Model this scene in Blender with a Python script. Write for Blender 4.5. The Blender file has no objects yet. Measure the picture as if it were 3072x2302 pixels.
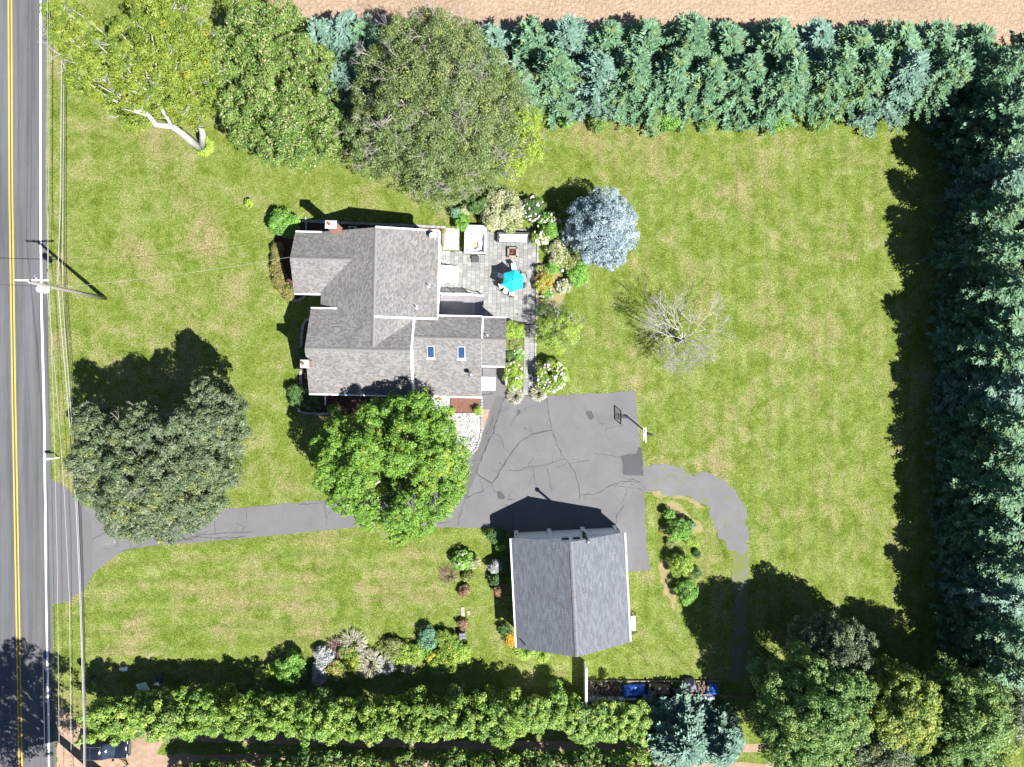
import bpy, bmesh, math, random
import numpy as np
from mathutils import Vector, Matrix
R = math.radians
rnd = random.Random(7)
rng = np.random.default_rng(11)
scene = bpy.context.scene
col = scene.collection

# ------------------------------------------------------------------ camera, sky, sun, exposure
CAM_H = 70.0
FPX, CX, CY = 2080.0, 1536.0, 1151.0          # survey of the photograph: focal length and nadir in its pixels
cam_d = bpy.data.cameras.new('camera'); cam = bpy.data.objects.new('camera', cam_d); col.objects.link(cam)
cam.location = (0, 0, CAM_H); cam.rotation_euler = (0, 0, 0)
cam_d.sensor_width = 36; cam_d.lens = 36 * FPX / 3072.0; cam_d.clip_end = 3000
scene.camera = cam
SUN_EL, SUN_AZ = 51.0, 130.1
world = bpy.data.worlds.new('World'); scene.world = world; world.use_nodes = True
wn = world.node_tree.nodes; wn.clear()
sky = wn.new('ShaderNodeTexSky'); sky.sky_type = 'NISHITA'; sky.sun_disc = False
sky.sun_elevation = R(SUN_EL); sky.sun_rotation = R(SUN_AZ)
sky.air_density = .8; sky.dust_density = .3; sky.ozone_density = 2.0
bg = wn.new('ShaderNodeBackground'); bg.inputs[1].default_value = 0.05
wo = wn.new('ShaderNodeOutputWorld')
world.node_tree.links.new(sky.outputs[0], bg.inputs[0]); world.node_tree.links.new(bg.outputs[0], wo.inputs[0])
sun_d = bpy.data.lights.new('sun', 'SUN'); sun_d.energy = 5.0; sun_d.angle = R(0.5); sun_d.color = (1.0, 0.96, 0.9)
sun = bpy.data.objects.new('sun', sun_d); col.objects.link(sun)
sdir = Vector((-0.765 * math.cos(R(SUN_EL)), 0.645 * math.cos(R(SUN_EL)), -math.sin(R(SUN_EL))))
sun.rotation_euler = sdir.to_track_quat('-Z', 'Y').to_euler(); sun.location = (30, -30, 60)
vs = scene.view_settings
vs.view_transform = 'Standard'; vs.look = 'None'; vs.gamma = 1.0; vs.use_curve_mapping = False; vs.exposure = 1.6

# ------------------------------------------------------------------ helpers
def P(u, v, z=0.0):
    k = (CAM_H - z) / FPX
    return Vector(((u - CX) * k, (CY - v) * k, z))
def Z(ox, oy, s):
    return lambda x, y, z=0.0: P(ox + s * x, oy + s * y, z)
zh = Z(800, 600, .392)        # house close-up
zg = Z(1400, 1450, .3618)     # garage close-up
zd = Z(1300, 950, .3318)      # driveway close-up
zw = Z(0, 1200, .3618)        # west close-up
zp = Z(1280, 600, .2413)      # patio close-up
zwood = Z(1740, 2020, .208)

def tag(o, label=None, cat=None, group=None, kind=None):
    if label: o['label'] = label
    if cat: o['category'] = cat
    if group: o['group'] = group
    if kind: o['kind'] = kind
    return o
def thing(name, label, cat, loc=(0, 0, 0), rz=0.0, group=None):
    o = bpy.data.objects.new(name, None); col.objects.link(o); o.empty_display_size = .3
    o.location = loc; o.rotation_euler = (0, 0, rz)
    return tag(o, label, cat, group)
def copy_tree(o, parent=None):
    c = o.copy(); col.objects.link(c); c.parent = parent
    for ch in list(o.children): copy_tree(ch, c)
    return c
def link_mesh(name, me, parent=None):
    o = bpy.data.objects.new(name, me); col.objects.link(o)
    if parent is not None: o.parent = parent
    return o

class MB:
    """collects shapes, links them as one mesh object"""
    def __init__(s): s.v = []; s.f = []; s.m = []; s.uv = []
    def add(s, vs_, fs, mi=0, uvs=None):
        b = len(s.v); s.v += [tuple(p) for p in vs_]
        for i, f in enumerate(fs):
            s.f.append([b + j for j in f]); s.m.append(mi)
            s.uv.append(uvs[i] if uvs else None)
        return s
    def box(s, x0, x1, y0, y1, z0, z1, mi=0, M=None):
        vs_ = [Vector((x, y, z)) for z in (z0, z1) for y in (y0, y1) for x in (x0, x1)]
        if M is not None: vs_ = [M @ p for p in vs_]
        return s.add(vs_, [(0, 2, 3, 1), (4, 5, 7, 6), (0, 1, 5, 4), (2, 6, 7, 3), (0, 4, 6, 2), (1, 3, 7, 5)], mi)
    def bbox(s, x0, x1, y0, y1, z0, z1, b=.03, mi=0, M=None):
        """box with chamfered top edges"""
        vs_ = [Vector(p) for p in ((x0, y0, z0), (x1, y0, z0), (x1, y1, z0), (x0, y1, z0), (x0, y0, z1 - b), (x1, y0, z1 - b), (x1, y1, z1 - b), (x0, y1, z1 - b),
               (x0 + b, y0 + b, z1), (x1 - b, y0 + b, z1), (x1 - b, y1 - b, z1), (x0 + b, y1 - b, z1))]
        if M is not None: vs_ = [M @ p for p in vs_]
        fs = [(0, 3, 2, 1), (8, 9, 10, 11)]
        for i in range(4):
            j = (i + 1) % 4
            fs += [(i, j, 4 + j, 4 + i), (4 + i, 4 + j, 8 + j, 8 + i)]
        return s.add(vs_, fs, mi)
    def tube(s, pts, rad, seg=8, mi=0, caps=True):
        pts = [Vector(p) for p in pts]
        if not hasattr(rad, '__len__'): rad = [rad] * len(pts)
        vs_ = []; fs = []
        n = len(pts); pu = None
        for i, p in enumerate(pts):
            t = (pts[min(i + 1, n - 1)] - pts[max(i - 1, 0)])
            t = t.normalized() if t.length > 1e-9 else Vector((0, 0, 1))
            u = t.orthogonal().normalized() if pu is None else (pu - t * pu.dot(t)).normalized()
            pu = u; w = t.cross(u)
            for k in range(seg):
                a = 2 * math.pi * k / seg
                vs_.append(p + (u * math.cos(a) + w * math.sin(a)) * rad[i])
        for i in range(n - 1):
            for k in range(seg):
                k2 = (k + 1) % seg
                fs.append((i * seg + k, i * seg + k2, (i + 1) * seg + k2, (i + 1) * seg + k))
        if caps: fs += [tuple(range(seg))[::-1], tuple((n - 1) * seg + k for k in range(seg))]
        return s.add(vs_, fs, mi)
    def lathe(s, prof, seg=16, c=(0, 0, 0), mi=0, M=None):
        vs_ = []; fs = []
        for r, z in prof:
            for k in range(seg):
                a = 2 * math.pi * k / seg
                p = Vector((c[0] + r * math.cos(a), c[1] + r * math.sin(a), c[2] + z))
                vs_.append(M @ p if M is not None else p)
        n = len(prof)
        for i in range(n - 1):
            for k in range(seg):
                k2 = (k + 1) % seg
                fs.append((i * seg + k, i * seg + k2, (i + 1) * seg + k2, (i + 1) * seg + k))
        fs += [tuple(range(seg))[::-1], tuple((n - 1) * seg + k for k in range(seg))]
        return s.add(vs_, fs, mi)
    def prism(s, poly, z0, z1, mi=0, mi_top=None):
        n = len(poly)
        vs_ = [(p[0], p[1], z0) for p in poly] + [(p[0], p[1], z1) for p in poly]
        s.add(vs_, [tuple(range(n))[::-1]] + [(i, (i + 1) % n, n + (i + 1) % n, n + i) for i in range(n)], mi)
        return s.add([(p[0], p[1], z1) for p in poly], [tuple(range(n))], mi if mi_top is None else mi_top)
    def slab(s, a, b, c, d, th=.16, mi_top=0, mi_side=1):
        """roof slab: a-b along the eave, d-c along the ridge"""
        a, b, c, d = map(Vector, (a, b, c, d))
        e = (b - a).normalized(); n = (b - a).cross(d - a).normalized()
        if n.z < 0: n = -n
        up = n.cross(e)
        if up.z < 0: up = -up
        uv = [((p - a).dot(e), (p - a).dot(up)) for p in (a, b, c, d)]
        lo = [p - n * th for p in (a, b, c, d)]
        s.add((a, b, c, d), [(0, 1, 2, 3)], mi_top, [uv])
        v8 = [a, b, c, d] + lo
        return s.add(v8, [(7, 6, 5, 4), (0, 4, 5, 1), (1, 5, 6, 2), (2, 6, 7, 3), (3, 7, 4, 0)], mi_side)
    def ball(s, c, r, seg=10, rings=6, mi=0, sc=(1, 1, 1)):
        prof = []
        vs_ = []; fs = []
        for i in range(1, rings):
            t = math.pi * i / rings
            for k in range(seg):
                a = 2 * math.pi * k / seg
                vs_.append((c[0] + r * sc[0] * math.sin(t) * math.cos(a), c[1] + r * sc[1] * math.sin(t) * math.sin(a), c[2] + r * sc[2] * math.cos(t)))
        top = len(vs_); vs_.append((c[0], c[1], c[2] + r * sc[2])); vs_.append((c[0], c[1], c[2] - r * sc[2]))
        for i in range(rings - 2):
            for k in range(seg):
                k2 = (k + 1) % seg
                fs.append((i * seg + k, (i + 1) * seg + k, (i + 1) * seg + k2, i * seg + k2))
        for k in range(seg):
            k2 = (k + 1) % seg
            fs.append((top, k, k2)); fs.append((top + 1, (rings - 2) * seg + k2, (rings - 2) * seg + k))
        return s.add(vs_, fs, mi)
    def mesh(s, name, mats, smooth=False):
        me = bpy.data.meshes.new(name)
        me.from_pydata(s.v, [], s.f)
        for m in (mats if isinstance(mats, (list, tuple)) else [mats]): me.materials.append(m)
        me.polygons.foreach_set('material_index', s.m)
        if any(u is not None for u in s.uv):
            lay = me.uv_layers.new(name='UVMap')
            li = 0
            for f, u in zip(s.f, s.uv):
                for k in range(len(f)):
                    if u is not None: lay.data[li].uv = u[k]
                    li += 1
        if smooth: me.polygons.foreach_set('use_smooth', [True] * len(me.polygons))
        me.update()
        return me
    def build(s, name, mats, parent=None, smooth=False):
        return link_mesh(name, s.mesh(name, mats, smooth), parent)

# ------------------------------------------------------------------ materials
K_ALB = .66
def new_mat(name):
    m = bpy.data.materials.new(name); m.use_nodes = True
    nt = m.node_tree; b = nt.nodes['Principled BSDF']
    return m, nt, b
def N(nt, t, **kw):
    n = nt.nodes.new(t)
    for k, v in kw.items(): setattr(n, k, v)
    return n
def noise(nt, scale, detail=4, rough=.6, vec=None, dist=0.0):
    n = N(nt, 'ShaderNodeTexNoise'); n.inputs['Scale'].default_value = scale; n.inputs['Detail'].default_value = detail
    n.inputs['Roughness'].default_value = rough; n.inputs['Distortion'].default_value = dist
    if vec is not None: nt.links.new(vec, n.inputs['Vector'])
    return n
def ramp(nt, fac, stops):
    r = N(nt, 'ShaderNodeValToRGB'); e = r.color_ramp.elements
    while len(e) < len(stops): e.new(.5)
    for el, (p, c) in zip(e, stops): el.position = p; el.color = (*c, 1) if len(c) == 3 else c
    nt.links.new(fac, r.inputs[0]); return r
def mix(nt, fac, a, b, mode='MIX'):
    m = N(nt, 'ShaderNodeMix', data_type='RGBA', blend_type=mode)
    for sock, v in ((m.inputs[0], fac), (m.inputs[6], a), (m.inputs[7], b)):
        if hasattr(v, 'node'): nt.links.new(v, sock)
        elif isinstance(v, (int, float)): sock.default_value = v
        else: sock.default_value = (*v, 1)
    return m.outputs[2]
def math_(nt, op, a, b=None, c=None):
    m = N(nt, 'ShaderNodeMath', operation=op)
    for i, v in enumerate((a, b, c)):
        if v is None: continue
        if hasattr(v, 'node'): nt.links.new(v, m.inputs[i])
        else: m.inputs[i].default_value = v
    return m.outputs[0]
def pos(nt): return N(nt, 'ShaderNodeNewGeometry').outputs['Position']
def bump(nt, b, h, strength=.5, dist=.05):
    n = N(nt, 'ShaderNodeBump'); n.inputs['Strength'].default_value = strength; n.inputs['Distance'].default_value = dist
    nt.links.new(h, n.inputs['Height']); nt.links.new(n.outputs[0], b.inputs['Normal'])

def simple(name, c, rough=.6, var=.12, scale=3.0, metal=0.0, bumps=0.0, spec=.5, world_pos=False):
    if not (name.startswith('white') or name == 'sign_white'): c = tuple(x * K_ALB for x in c)
    m, nt, b = new_mat(name)
    vec = pos(nt) if world_pos else N(nt, 'ShaderNodeTexCoord').outputs['Object']
    n = noise(nt, scale, 5, .65, vec)
    lo = tuple(x * (1 - var) for x in c); hi = tuple(min(1, x * (1 + var)) for x in c)
    r = ramp(nt, n.outputs['Fac'], [(.3, lo), (.7, hi)])
    nt.links.new(r.outputs[0], b.inputs['Base Color'])
    b.inputs['Roughness'].default_value = rough; b.inputs['Metallic'].default_value = metal
    b.inputs['Specular IOR Level'].default_value = spec
    if bumps: bump(nt, b, noise(nt, scale * 8, 3, .6, vec).outputs['Fac'], bumps, .02)
    return m

def leaf_material(name, trans=.35, rough=.5, spec=.32):
    m, nt, b = new_mat(name)
    a = N(nt, 'ShaderNodeAttribute', attribute_name='leaf_tint')
    nt.links.new(a.outputs['Color'], b.inputs['Base Color'])
    b.inputs['Roughness'].default_value = rough; b.inputs['Specular IOR Level'].default_value = spec
    t = N(nt, 'ShaderNodeBsdfTranslucent'); nt.links.new(mix(nt, 1.0, a.outputs['Color'], (1.0, 1.05, .5), 'MULTIPLY'), t.inputs[0])
    ms = N(nt, 'ShaderNodeMixShader'); ms.inputs[0].default_value = trans
    nt.links.new(b.outputs[0], ms.inputs[1]); nt.links.new(t.outputs[0], ms.inputs[2])
    nt.links.new(ms.outputs[0], nt.nodes['Material Output'].inputs[0])
    return m

def lawn_material():
    m, nt, b = new_mat('lawn_grass')
    kc = lambda *c: tuple(x * K_ALB * .94 for x in c)
    p = pos(nt); sx = N(nt, 'ShaderNodeSeparateXYZ'); nt.links.new(p, sx.inputs[0]); X, Y = sx.outputs[0], sx.outputs[1]
    n1 = noise(nt, .13, 5, .66, p, .5); n2 = noise(nt, .45, 6, .7, p, .6); n3 = noise(nt, 3.2, 4, .75, p); n4 = noise(nt, 7.0, 4, .85, p); n5 = noise(nt, 1.3, 5, .75, p, 1.0)
    gmix = math_(nt, 'ADD', math_(nt, 'MULTIPLY', n2.outputs['Fac'], .5), math_(nt, 'MULTIPLY', n5.outputs['Fac'], .5))
    green = ramp(nt, gmix, [(.33, kc(.07, .118, .012)), (.44, kc(.130, .186, .026)), (.54, kc(.19, .245, .058)), (.66, kc(.27, .31, .125))])
    # dry, tan turf in patches
    # mown passes: across the west lawn, up and down the east lawn
    cmb = N(nt, 'ShaderNodeCombineXYZ')
    east = math_(nt, 'GREATER_THAN', X, 6.0)
    south = math_(nt, 'LESS_THAN', Y, -14.0)
    lr = N(nt, 'ShaderNodeMapping'); lr.inputs['Scale'].default_value = (.22, 1.5, 1); lr.inputs['Rotation'].default_value = (0, 0, R(-4)); nt.links.new(p, lr.inputs[0])
    ud = N(nt, 'ShaderNodeMapping'); ud.inputs['Scale'].default_value = (1.15, .16, 1); ud.inputs['Rotation'].default_value = (0, 0, R(4)); nt.links.new(p, ud.inputs[0])
    m1 = noise(nt, .55, 3, .6, lr.outputs[0], .3); m2 = noise(nt, .55, 3, .6, ud.outputs[0], .5)
    stripes = mix(nt, east, mix(nt, south, (.5, .5, .5), m1.outputs['Color']), m2.outputs['Color'])
    sg = N(nt, 'ShaderNodeRGBToBW'); nt.links.new(stripes, sg.inputs[0])
    dry = math_(nt, 'ADD', math_(nt, 'MULTIPLY', n1.outputs['Fac'], .55), math_(nt, 'ADD', math_(nt, 'MULTIPLY', n2.outputs['Fac'], .45), math_(nt, 'MULTIPLY', sg.outputs[0], .5)))
    dry = math_(nt, 'ADD', dry, math_(nt, 'ADD', math_(nt, 'MULTIPLY', n3.outputs['Fac'], .17), math_(nt, 'MULTIPLY', n5.outputs['Fac'], .18)))
    west = N(nt, 'ShaderNodeMapRange'); nt.links.new(X, west.inputs[0]); west.inputs[1].default_value = -22; west.inputs[2].default_value = -30; west.inputs[3].default_value = 0; west.inputs[4].default_value = .035
    dry = math_(nt, 'ADD', dry, west.outputs[0])
    # worn, dry places where the turf has burnt off
    wob_ = N(nt, 'ShaderNodeVectorMath', operation='MULTIPLY_ADD'); nt.links.new(n2.outputs['Color'], wob_.inputs[0]); wob_.inputs[1].default_value = (5, 5, 0); nt.links.new(p, wob_.inputs[2])
    for (u_, v_, r_, a_) in ((2290, 480, 4.0, .13), (2200, 560, 3.0, .10), (1720, 375, 4.0, .16), (1960, 380, 4.5, .10), (2450, 400, 5, .07), (2560, 700, 5, .06), (2210, 980, 6, .06), (2450, 1000, 5, .07), (640, 740, 3.2, .13), (700, 880, 2.6, .10), (560, 1130, 3, .08), (430, 760, 3.0, .08), (300, 400, 2.5, .09),
                              (700, 1870, 4.0, .12), (900, 1800, 3.6, .11), (1150, 1750, 4, .10), (420, 1860, 3, .09), (1100, 590, 2.6, .12), (1340, 640, 2, .10), (780, 430, 3, .09), (1990, 1395, 2.6, .13), (2140, 1405, 2.4, .12), (1900, 1900, 2.5, .08), (560, 1560, 3, .07), (870, 1480, 2.5, .08)):
        q_ = P(u_, v_); dn = N(nt, 'ShaderNodeVectorMath', operation='DISTANCE'); nt.links.new(wob_.outputs[0], dn.inputs[0]); dn.inputs[1].default_value = (q_.x + 2.5, q_.y + 2.5, 0)
        mr = N(nt, 'ShaderNodeMapRange'); nt.links.new(dn.outputs['Value'], mr.inputs[0]); mr.inputs[1].default_value = 0; mr.inputs[2].default_value = r_; mr.inputs[3].default_value = a_; mr.inputs[4].default_value = 0; mr.interpolation_type = 'SMOOTHSTEP'
        dry = math_(nt, 'ADD', dry, mr.outputs[0])
    sc = math_(nt, 'MULTIPLY_ADD', dry, 4.0, -3.76)
    sc.node.use_clamp = True
    tan = ramp(nt, n3.outputs['Fac'], [(.3, kc(.22, .15, .08)), (.7, kc(.44, .345, .22))])
    c = mix(nt, math_(nt, 'MULTIPLY', sc, .8), green.outputs[0], tan.outputs[0])
    sp = ramp(nt, n4.outputs['Fac'], [(.35, (.22, .26, .18)), (.5, (.92, .92, .88)), (.62, (1.75, 1.65, 1.8))])
    def passes(axis, per, amt):
        w = math_(nt, 'SINE', math_(nt, 'ADD', math_(nt, 'MULTIPLY', axis, 2 * math.pi / per), math_(nt, 'MULTIPLY', n2.outputs['Fac'], 1.6)))
        return math_(nt, 'MULTIPLY_ADD', w, amt, 1.0)
    diag = math_(nt, 'ADD', X, math_(nt, 'MULTIPLY', Y, .75))
    ew = math_(nt, 'MULTIPLY', passes(X, 1.55, .06), passes(diag, 3.1, .035)); sw = passes(math_(nt, 'ADD', Y, math_(nt, 'MULTIPLY', X, -.06)), 1.7, .06)
    mm = N(nt, 'ShaderNodeMix', data_type='FLOAT'); nt.links.new(south, mm.inputs[0]); mm.inputs[2].default_value = 1.0; nt.links.new(sw, mm.inputs[3])
    m2_ = N(nt, 'ShaderNodeMix', data_type='FLOAT'); nt.links.new(east, m2_.inputs[0]); nt.links.new(mm.outputs[0], m2_.inputs[2]); nt.links.new(ew, m2_.inputs[3])
    cv = N(nt, 'ShaderNodeCombineXYZ')
    for k_ in range(3): nt.links.new(m2_.outputs[0], cv.inputs[k_])
    c = mix(nt, 1.0, c, cv.outputs[0], 'MULTIPLY')
    c = mix(nt, .85, c, sp.outputs[0], 'MULTIPLY')
    nt.links.new(c, b.inputs['Base Color']); b.inputs['Roughness'].default_value = .9; b.inputs['Specular IOR Level'].default_value = .1
    bump(nt, b, n4.outputs['Fac'], .8, .08)
    return m

def soil_material(name, c1, c2, scale=2.2, bs=1.0, bd=.12):
    c1 = tuple(x * K_ALB for x in c1); c2 = tuple(x * K_ALB for x in c2)
    m, nt, b = new_mat(name); p = pos(nt)
    n1 = noise(nt, scale, 6, .75, p, .5); n2 = noise(nt, .12, 4, .6, p)
    r = ramp(nt, n1.outputs['Fac'], [(.25, c1), (.75, c2)])
    r2 = ramp(nt, n2.outputs['Fac'], [(.3, (.85, .85, .85)), (.7, (1.12, 1.12, 1.12))])
    nt.links.new(mix(nt, 1.0, r.outputs[0], r2.outputs[0], 'MULTIPLY'), b.inputs['Base Color'])
    b.inputs['Roughness'].default_value = .95; b.inputs['Specular IOR Level'].default_value = .1
    bump(nt, b, n1.outputs['Fac'], bs, bd)
    return m

def asphalt_material(name, c, var=.18, streak=None, warm=0.0):
    c = tuple(x * K_ALB for x in c)
    m, nt, b = new_mat(name); p = pos(nt)
    n1 = noise(nt, .35, 6, .65, p, .3); n2 = noise(nt, 14, 3, .8, p)
    c1 = mix(nt, n1.outputs['Fac'], tuple(x * (1 - var) for x in c), tuple(x * (1 + var) for x in c))
    if streak:
        mp = N(nt, 'ShaderNodeMapping'); mp.inputs['Scale'].default_value = streak; nt.links.new(p, mp.inputs[0])
        n3 = noise(nt, 1.0, 5, .65, mp.outputs[0])
        r3 = ramp(nt, n3.outputs['Fac'], [(.34, (.68, .68, .71)), (.5, (.98, .98, .98)), (.66, (1.2, 1.2, 1.18))])
        c1 = mix(nt, .9, c1, r3.outputs[0], 'MULTIPLY')
    sp = ramp(nt, n2.outputs['Fac'], [(.3, (.8, .8, .8)), (.62, (1.08, 1.08, 1.08)), (.74, (1.6, 1.6, 1.55))])
    nt.links.new(mix(nt, .8, c1, sp.outputs[0], 'MULTIPLY'), b.inputs['Base Color'])
    b.inputs['Roughness'].default_value = .85; b.inputs['Specular IOR Level'].default_value = .25
    bump(nt, b, n2.outputs['Fac'], .35, .02)
    return m

def shingle_material(name, c, w, h, contrast, patch=.12):
    c = tuple(x * K_ALB for x in c)
    m, nt, b = new_mat(name)
    uv = N(nt, 'ShaderNodeTexCoord').outputs['UV']
    br = N(nt, 'ShaderNodeTexBrick'); br.offset = .5; br.offset_frequency = 2
    nt.links.new(uv, br.inputs['Vector'])
    br.inputs['Scale'].default_value = 1.0; br.inputs['Brick Width'].default_value = w; br.inputs['Row Height'].default_value = h
    br.inputs['Mortar Size'].default_value = .012; br.inputs['Mortar Smooth'].default_value = .3; br.inputs['Bias'].default_value = 0
    br.inputs['Color1'].default_value = (*[x * (1 - contrast) for x in c], 1); br.inputs['Color2'].default_value = (*[x * (1 + contrast) for x in c], 1)
    br.inputs['Mortar'].default_value = (*[x * .6 for x in c], 1)
    n1 = noise(nt, .5, 4, .6, uv); r1 = ramp(nt, n1.outputs['Fac'], [(.3, (1 - patch,) * 3), (.7, (1 + patch,) * 3)])
    n2 = noise(nt, 12, 3, .7, uv); r2 = ramp(nt, n2.outputs['Fac'], [(.3, (.82, .82, .82)), (.7, (1.18, 1.17, 1.15))])
    cc = mix(nt, 1.0, mix(nt, 1.0, br.outputs['Color'], r1.outputs[0], 'MULTIPLY'), r2.outputs[0], 'MULTIPLY')
    nt.links.new(cc, b.inputs['Base Color']); b.inputs['Roughness'].default_value = .8; b.inputs['Specular IOR Level'].default_value = .3
    bump(nt, b, br.outputs['Fac'], -.4, .02)
    return m

def brick_material():
    m, nt, b = new_mat('red_brick')
    oc = N(nt, 'ShaderNodeTexCoord').outputs['Object']; s = N(nt, 'ShaderNodeSeparateXYZ'); nt.links.new(oc, s.inputs[0])
    c = N(nt, 'ShaderNodeCombineXYZ'); nt.links.new(math_(nt, 'ADD', s.outputs[0], s.outputs[1]), c.inputs[0]); nt.links.new(s.outputs[2], c.inputs[1])
    br = N(nt, 'ShaderNodeTexBrick'); nt.links.new(c.outputs[0], br.inputs['Vector'])
    br.inputs['Scale'].default_value = 1; br.inputs['Brick Width'].default_value = .22; br.inputs['Row Height'].default_value = .08; br.inputs['Mortar Size'].default_value = .008
    br.inputs['Color1'].default_value = (.2, .07, .042, 1); br.inputs['Color2'].default_value = (.29, .115, .07, 1); br.inputs['Mortar'].default_value = (.27, .23, .19, 1)
    nt.links.new(br.outputs['Color'], b.inputs['Base Color']); b.inputs['Roughness'].default_value = .9
    return m

def marble_material():
    m, nt, b = new_mat('tub_shell')
    oc = N(nt, 'ShaderNodeTexCoord').outputs['Object']
    n = noise(nt, 2.6, 5, .65, oc, 3.5)
    r = ramp(nt, n.outputs['Fac'], [(.3, (.10, .09, .13)), (.45, (.34, .31, .38)), (.55, (.62, .58, .64)), (.75, (.72, .70, .74))])
    nt.links.new(r.outputs[0], b.inputs['Base Color']); b.inputs['Roughness'].default_value = .2
    return m

M = {}
M['leaf'] = leaf_material('leaf', .13)
M['needle'] = leaf_material('needle', .12, .6, .3)
M['petal'] = leaf_material('petal', .25, .7, .2)
M['lawn'] = lawn_material()
M['field'] = soil_material('field_soil', (.32, .215, .145), (.62, .47, .345), 2.6, 1.0, .3)
M['dirt'] = soil_material('track_dirt', (.26, .18, .12), (.46, .34, .25), 1.4, .6, .06)
M['dry'] = soil_material('dry_turf', (.16, .17, .05), (.40, .32, .18), 1.6, .7, .06)
M['mulch'] = soil_material('bark_mulch', (.055, .028, .022), (.17, .085, .065), 6, 1.0, .08)
M['redmulch'] = soil_material('red_mulch', (.13, .06, .045), (.36, .19, .14), 5, 1.0, .05)
M['road'] = asphalt_material('road_asphalt', (.12, .125, .135), .14, (1.35, .045, 1))
M['asphalt'] = asphalt_material('driveway_asphalt', (.158, .156, .165), .28)
M['asphalt_new'] = asphalt_material('new_asphalt', (.145, .142, .156), .07)
M['patch'] = asphalt_material('patch_asphalt', (.085, .082, .095), .2)
M['crack'] = simple('crack_filler', (.06, .06, .065), .8, .3, 2, world_pos=True)
M['band'] = asphalt_material('older_asphalt', (.128, .125, .13), .16)
def path_material():
    m = asphalt_material('millings_gravel', (.17, .17, .178), .3); nt = m.node_tree; b = nt.nodes['Principled BSDF']; src = b.inputs['Base Color'].links[0].from_socket
    p = pos(nt); n = noise(nt, .9, 6, .8, p, .8); f = ramp(nt, n.outputs['Fac'], [(.54, (0, 0, 0)), (.66, (1, 1, 1))])
    nt.links.new(mix(nt, f.outputs[0], src, (.10, .115, .035)), b.inputs['Base Color']); return m
M['gravelpath'] = path_material()
m_ = path_material(); m_.name = 'worn_gravel'; [setattr(e, 'position', p_) for n_ in m_.node_tree.nodes if n_.type == 'VALTORGB' and abs(n_.color_ramp.elements[0].position - .54) < 1e-3 for e, p_ in zip(n_.color_ramp.elements, (.40, .52))]
M['worn_path'] = m_
M['white_gravel'] = soil_material('white_gravel', (.34, .34, .33), (.72, .72, .7), 9, 1.0, .05)
M['rgravel'] = soil_material('river_gravel_bed', (.16, .15, .13), (.42, .40, .36), 9, 1.0, .05)
M['pebble'] = simple('pebble', (.62, .58, .52), .8, .35, 2.0, world_pos=True)
M['marble_chip'] = simple('marble_chip', (.62, .62, .61), .7, .35, 2.0, world_pos=True)
M['white_paint'] = simple('white_line_paint', (.8, .8, .8), .7, .12, 3, world_pos=True)
M['yellow_paint'] = simple('yellow_line_paint', (.75, .46, .04), .7, .12, 3, world_pos=True)
M['roof'] = shingle_material('house_shingles', (.215, .208, .206), .24, .15, .30)
M['roof2'] = shingle_material('garage_shingles', (.145, .16, .19), .55, .15, .24, .08)
M['trim'] = simple('white_trim', (.78, .78, .78), .5, .04)
M['siding'] = simple('white_siding', (.8, .81, .82), .55, .05, 1.0)
M['ridge'] = simple('ridge_shingle', (.20, .19, .186), .85, .12, 2)
M['ridge2'] = simple('garage_ridge_shingle', (.17, .175, .195), .85, .15, 2)
M['brick'] = brick_material()
M['concrete'] = simple('concrete', (.5, .5, .49), .85, .1, 2)
M['glass'] = simple('window_glass', (.03, .045, .07), .08, .2, 1.0)
M['skyglass'] = simple('skylight_glass', (.03, .07, .16), .06, .15, 1.0)
M['metal'] = simple('galvanised_metal', (.5, .52, .55), .35, .1, 3, .8)
M['alu'] = simple('painted_aluminium', (.55, .58, .62), .4, .06, 3, .2)
M['black'] = simple('black_paint', (.02, .02, .022), .5, .2)
M['darkgrey'] = simple('dark_grey_resin', (.06, .06, .065), .6, .2, 4)
M['paver'] = simple('paver_stone', (.275, .275, .268), .85, .16, 1.6, bumps=.3, world_pos=True)
M['joint'] = simple('joint_sand', (.05, .05, .047), .95, .2, 3, world_pos=True)
M['granite'] = simple('granite_block', (.38, .375, .37), .85, .18, 2.0, bumps=.3, world_pos=True)
M['deck'] = simple('deck_board', (.24, .225, .25), .7, .14, 1.2, world_pos=True)
M['tub'] = marble_material()
M['tubrim'] = simple('tub_rim', (.74, .72, .76), .3, .05)
M['tubfloor'] = simple('tub_floor', (.42, .36, .24), .4, .1)
M['cushion'] = simple('white_cushion', (.8, .8, .79), .8, .04, 3)
M['stone'] = simple('cut_stone', (.34, .30, .24), .85, .16, 2, bumps=.3)
M['lava'] = simple('lava_rock', (.22, .05, .035), .9, .5, 12)
M['teal'] = simple('turquoise_canvas', (.0, .58, .66), .8, .05, 1.5)
def acrylic():
    m, nt, b = new_mat('clear_acrylic'); t = N(nt, 'ShaderNodeBsdfTransparent'); ms = N(nt, 'ShaderNodeMixShader'); ms.inputs[0].default_value = .12
    b.inputs['Base Color'].default_value = (.3, .33, .36, 1); b.inputs['Roughness'].default_value = .1
    nt.links.new(t.outputs[0], ms.inputs[1]); nt.links.new(b.outputs[0], ms.inputs[2]); nt.links.new(ms.outputs[0], nt.nodes['Material Output'].inputs[0]); return m
M['acrylic'] = acrylic()
M['wood'] = simple('weathered_wood', (.30, .235, .17), .85, .25, 3)
M['log'] = simple('split_log', (.15, .115, .09), .9, .45, 2, world_pos=True)
M['blue_tarp'] = simple('blue_tarp', (.03, .15, .62), .45, .12, 3, bumps=.3)
M['grey_tarp'] = simple('grey_tarp', (.17, .18, .22), .6, .2, 3, bumps=.3)
M['brown_tarp'] = simple('brown_tarp', (.12, .10, .09), .7, .25, 3, bumps=.3)
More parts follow.
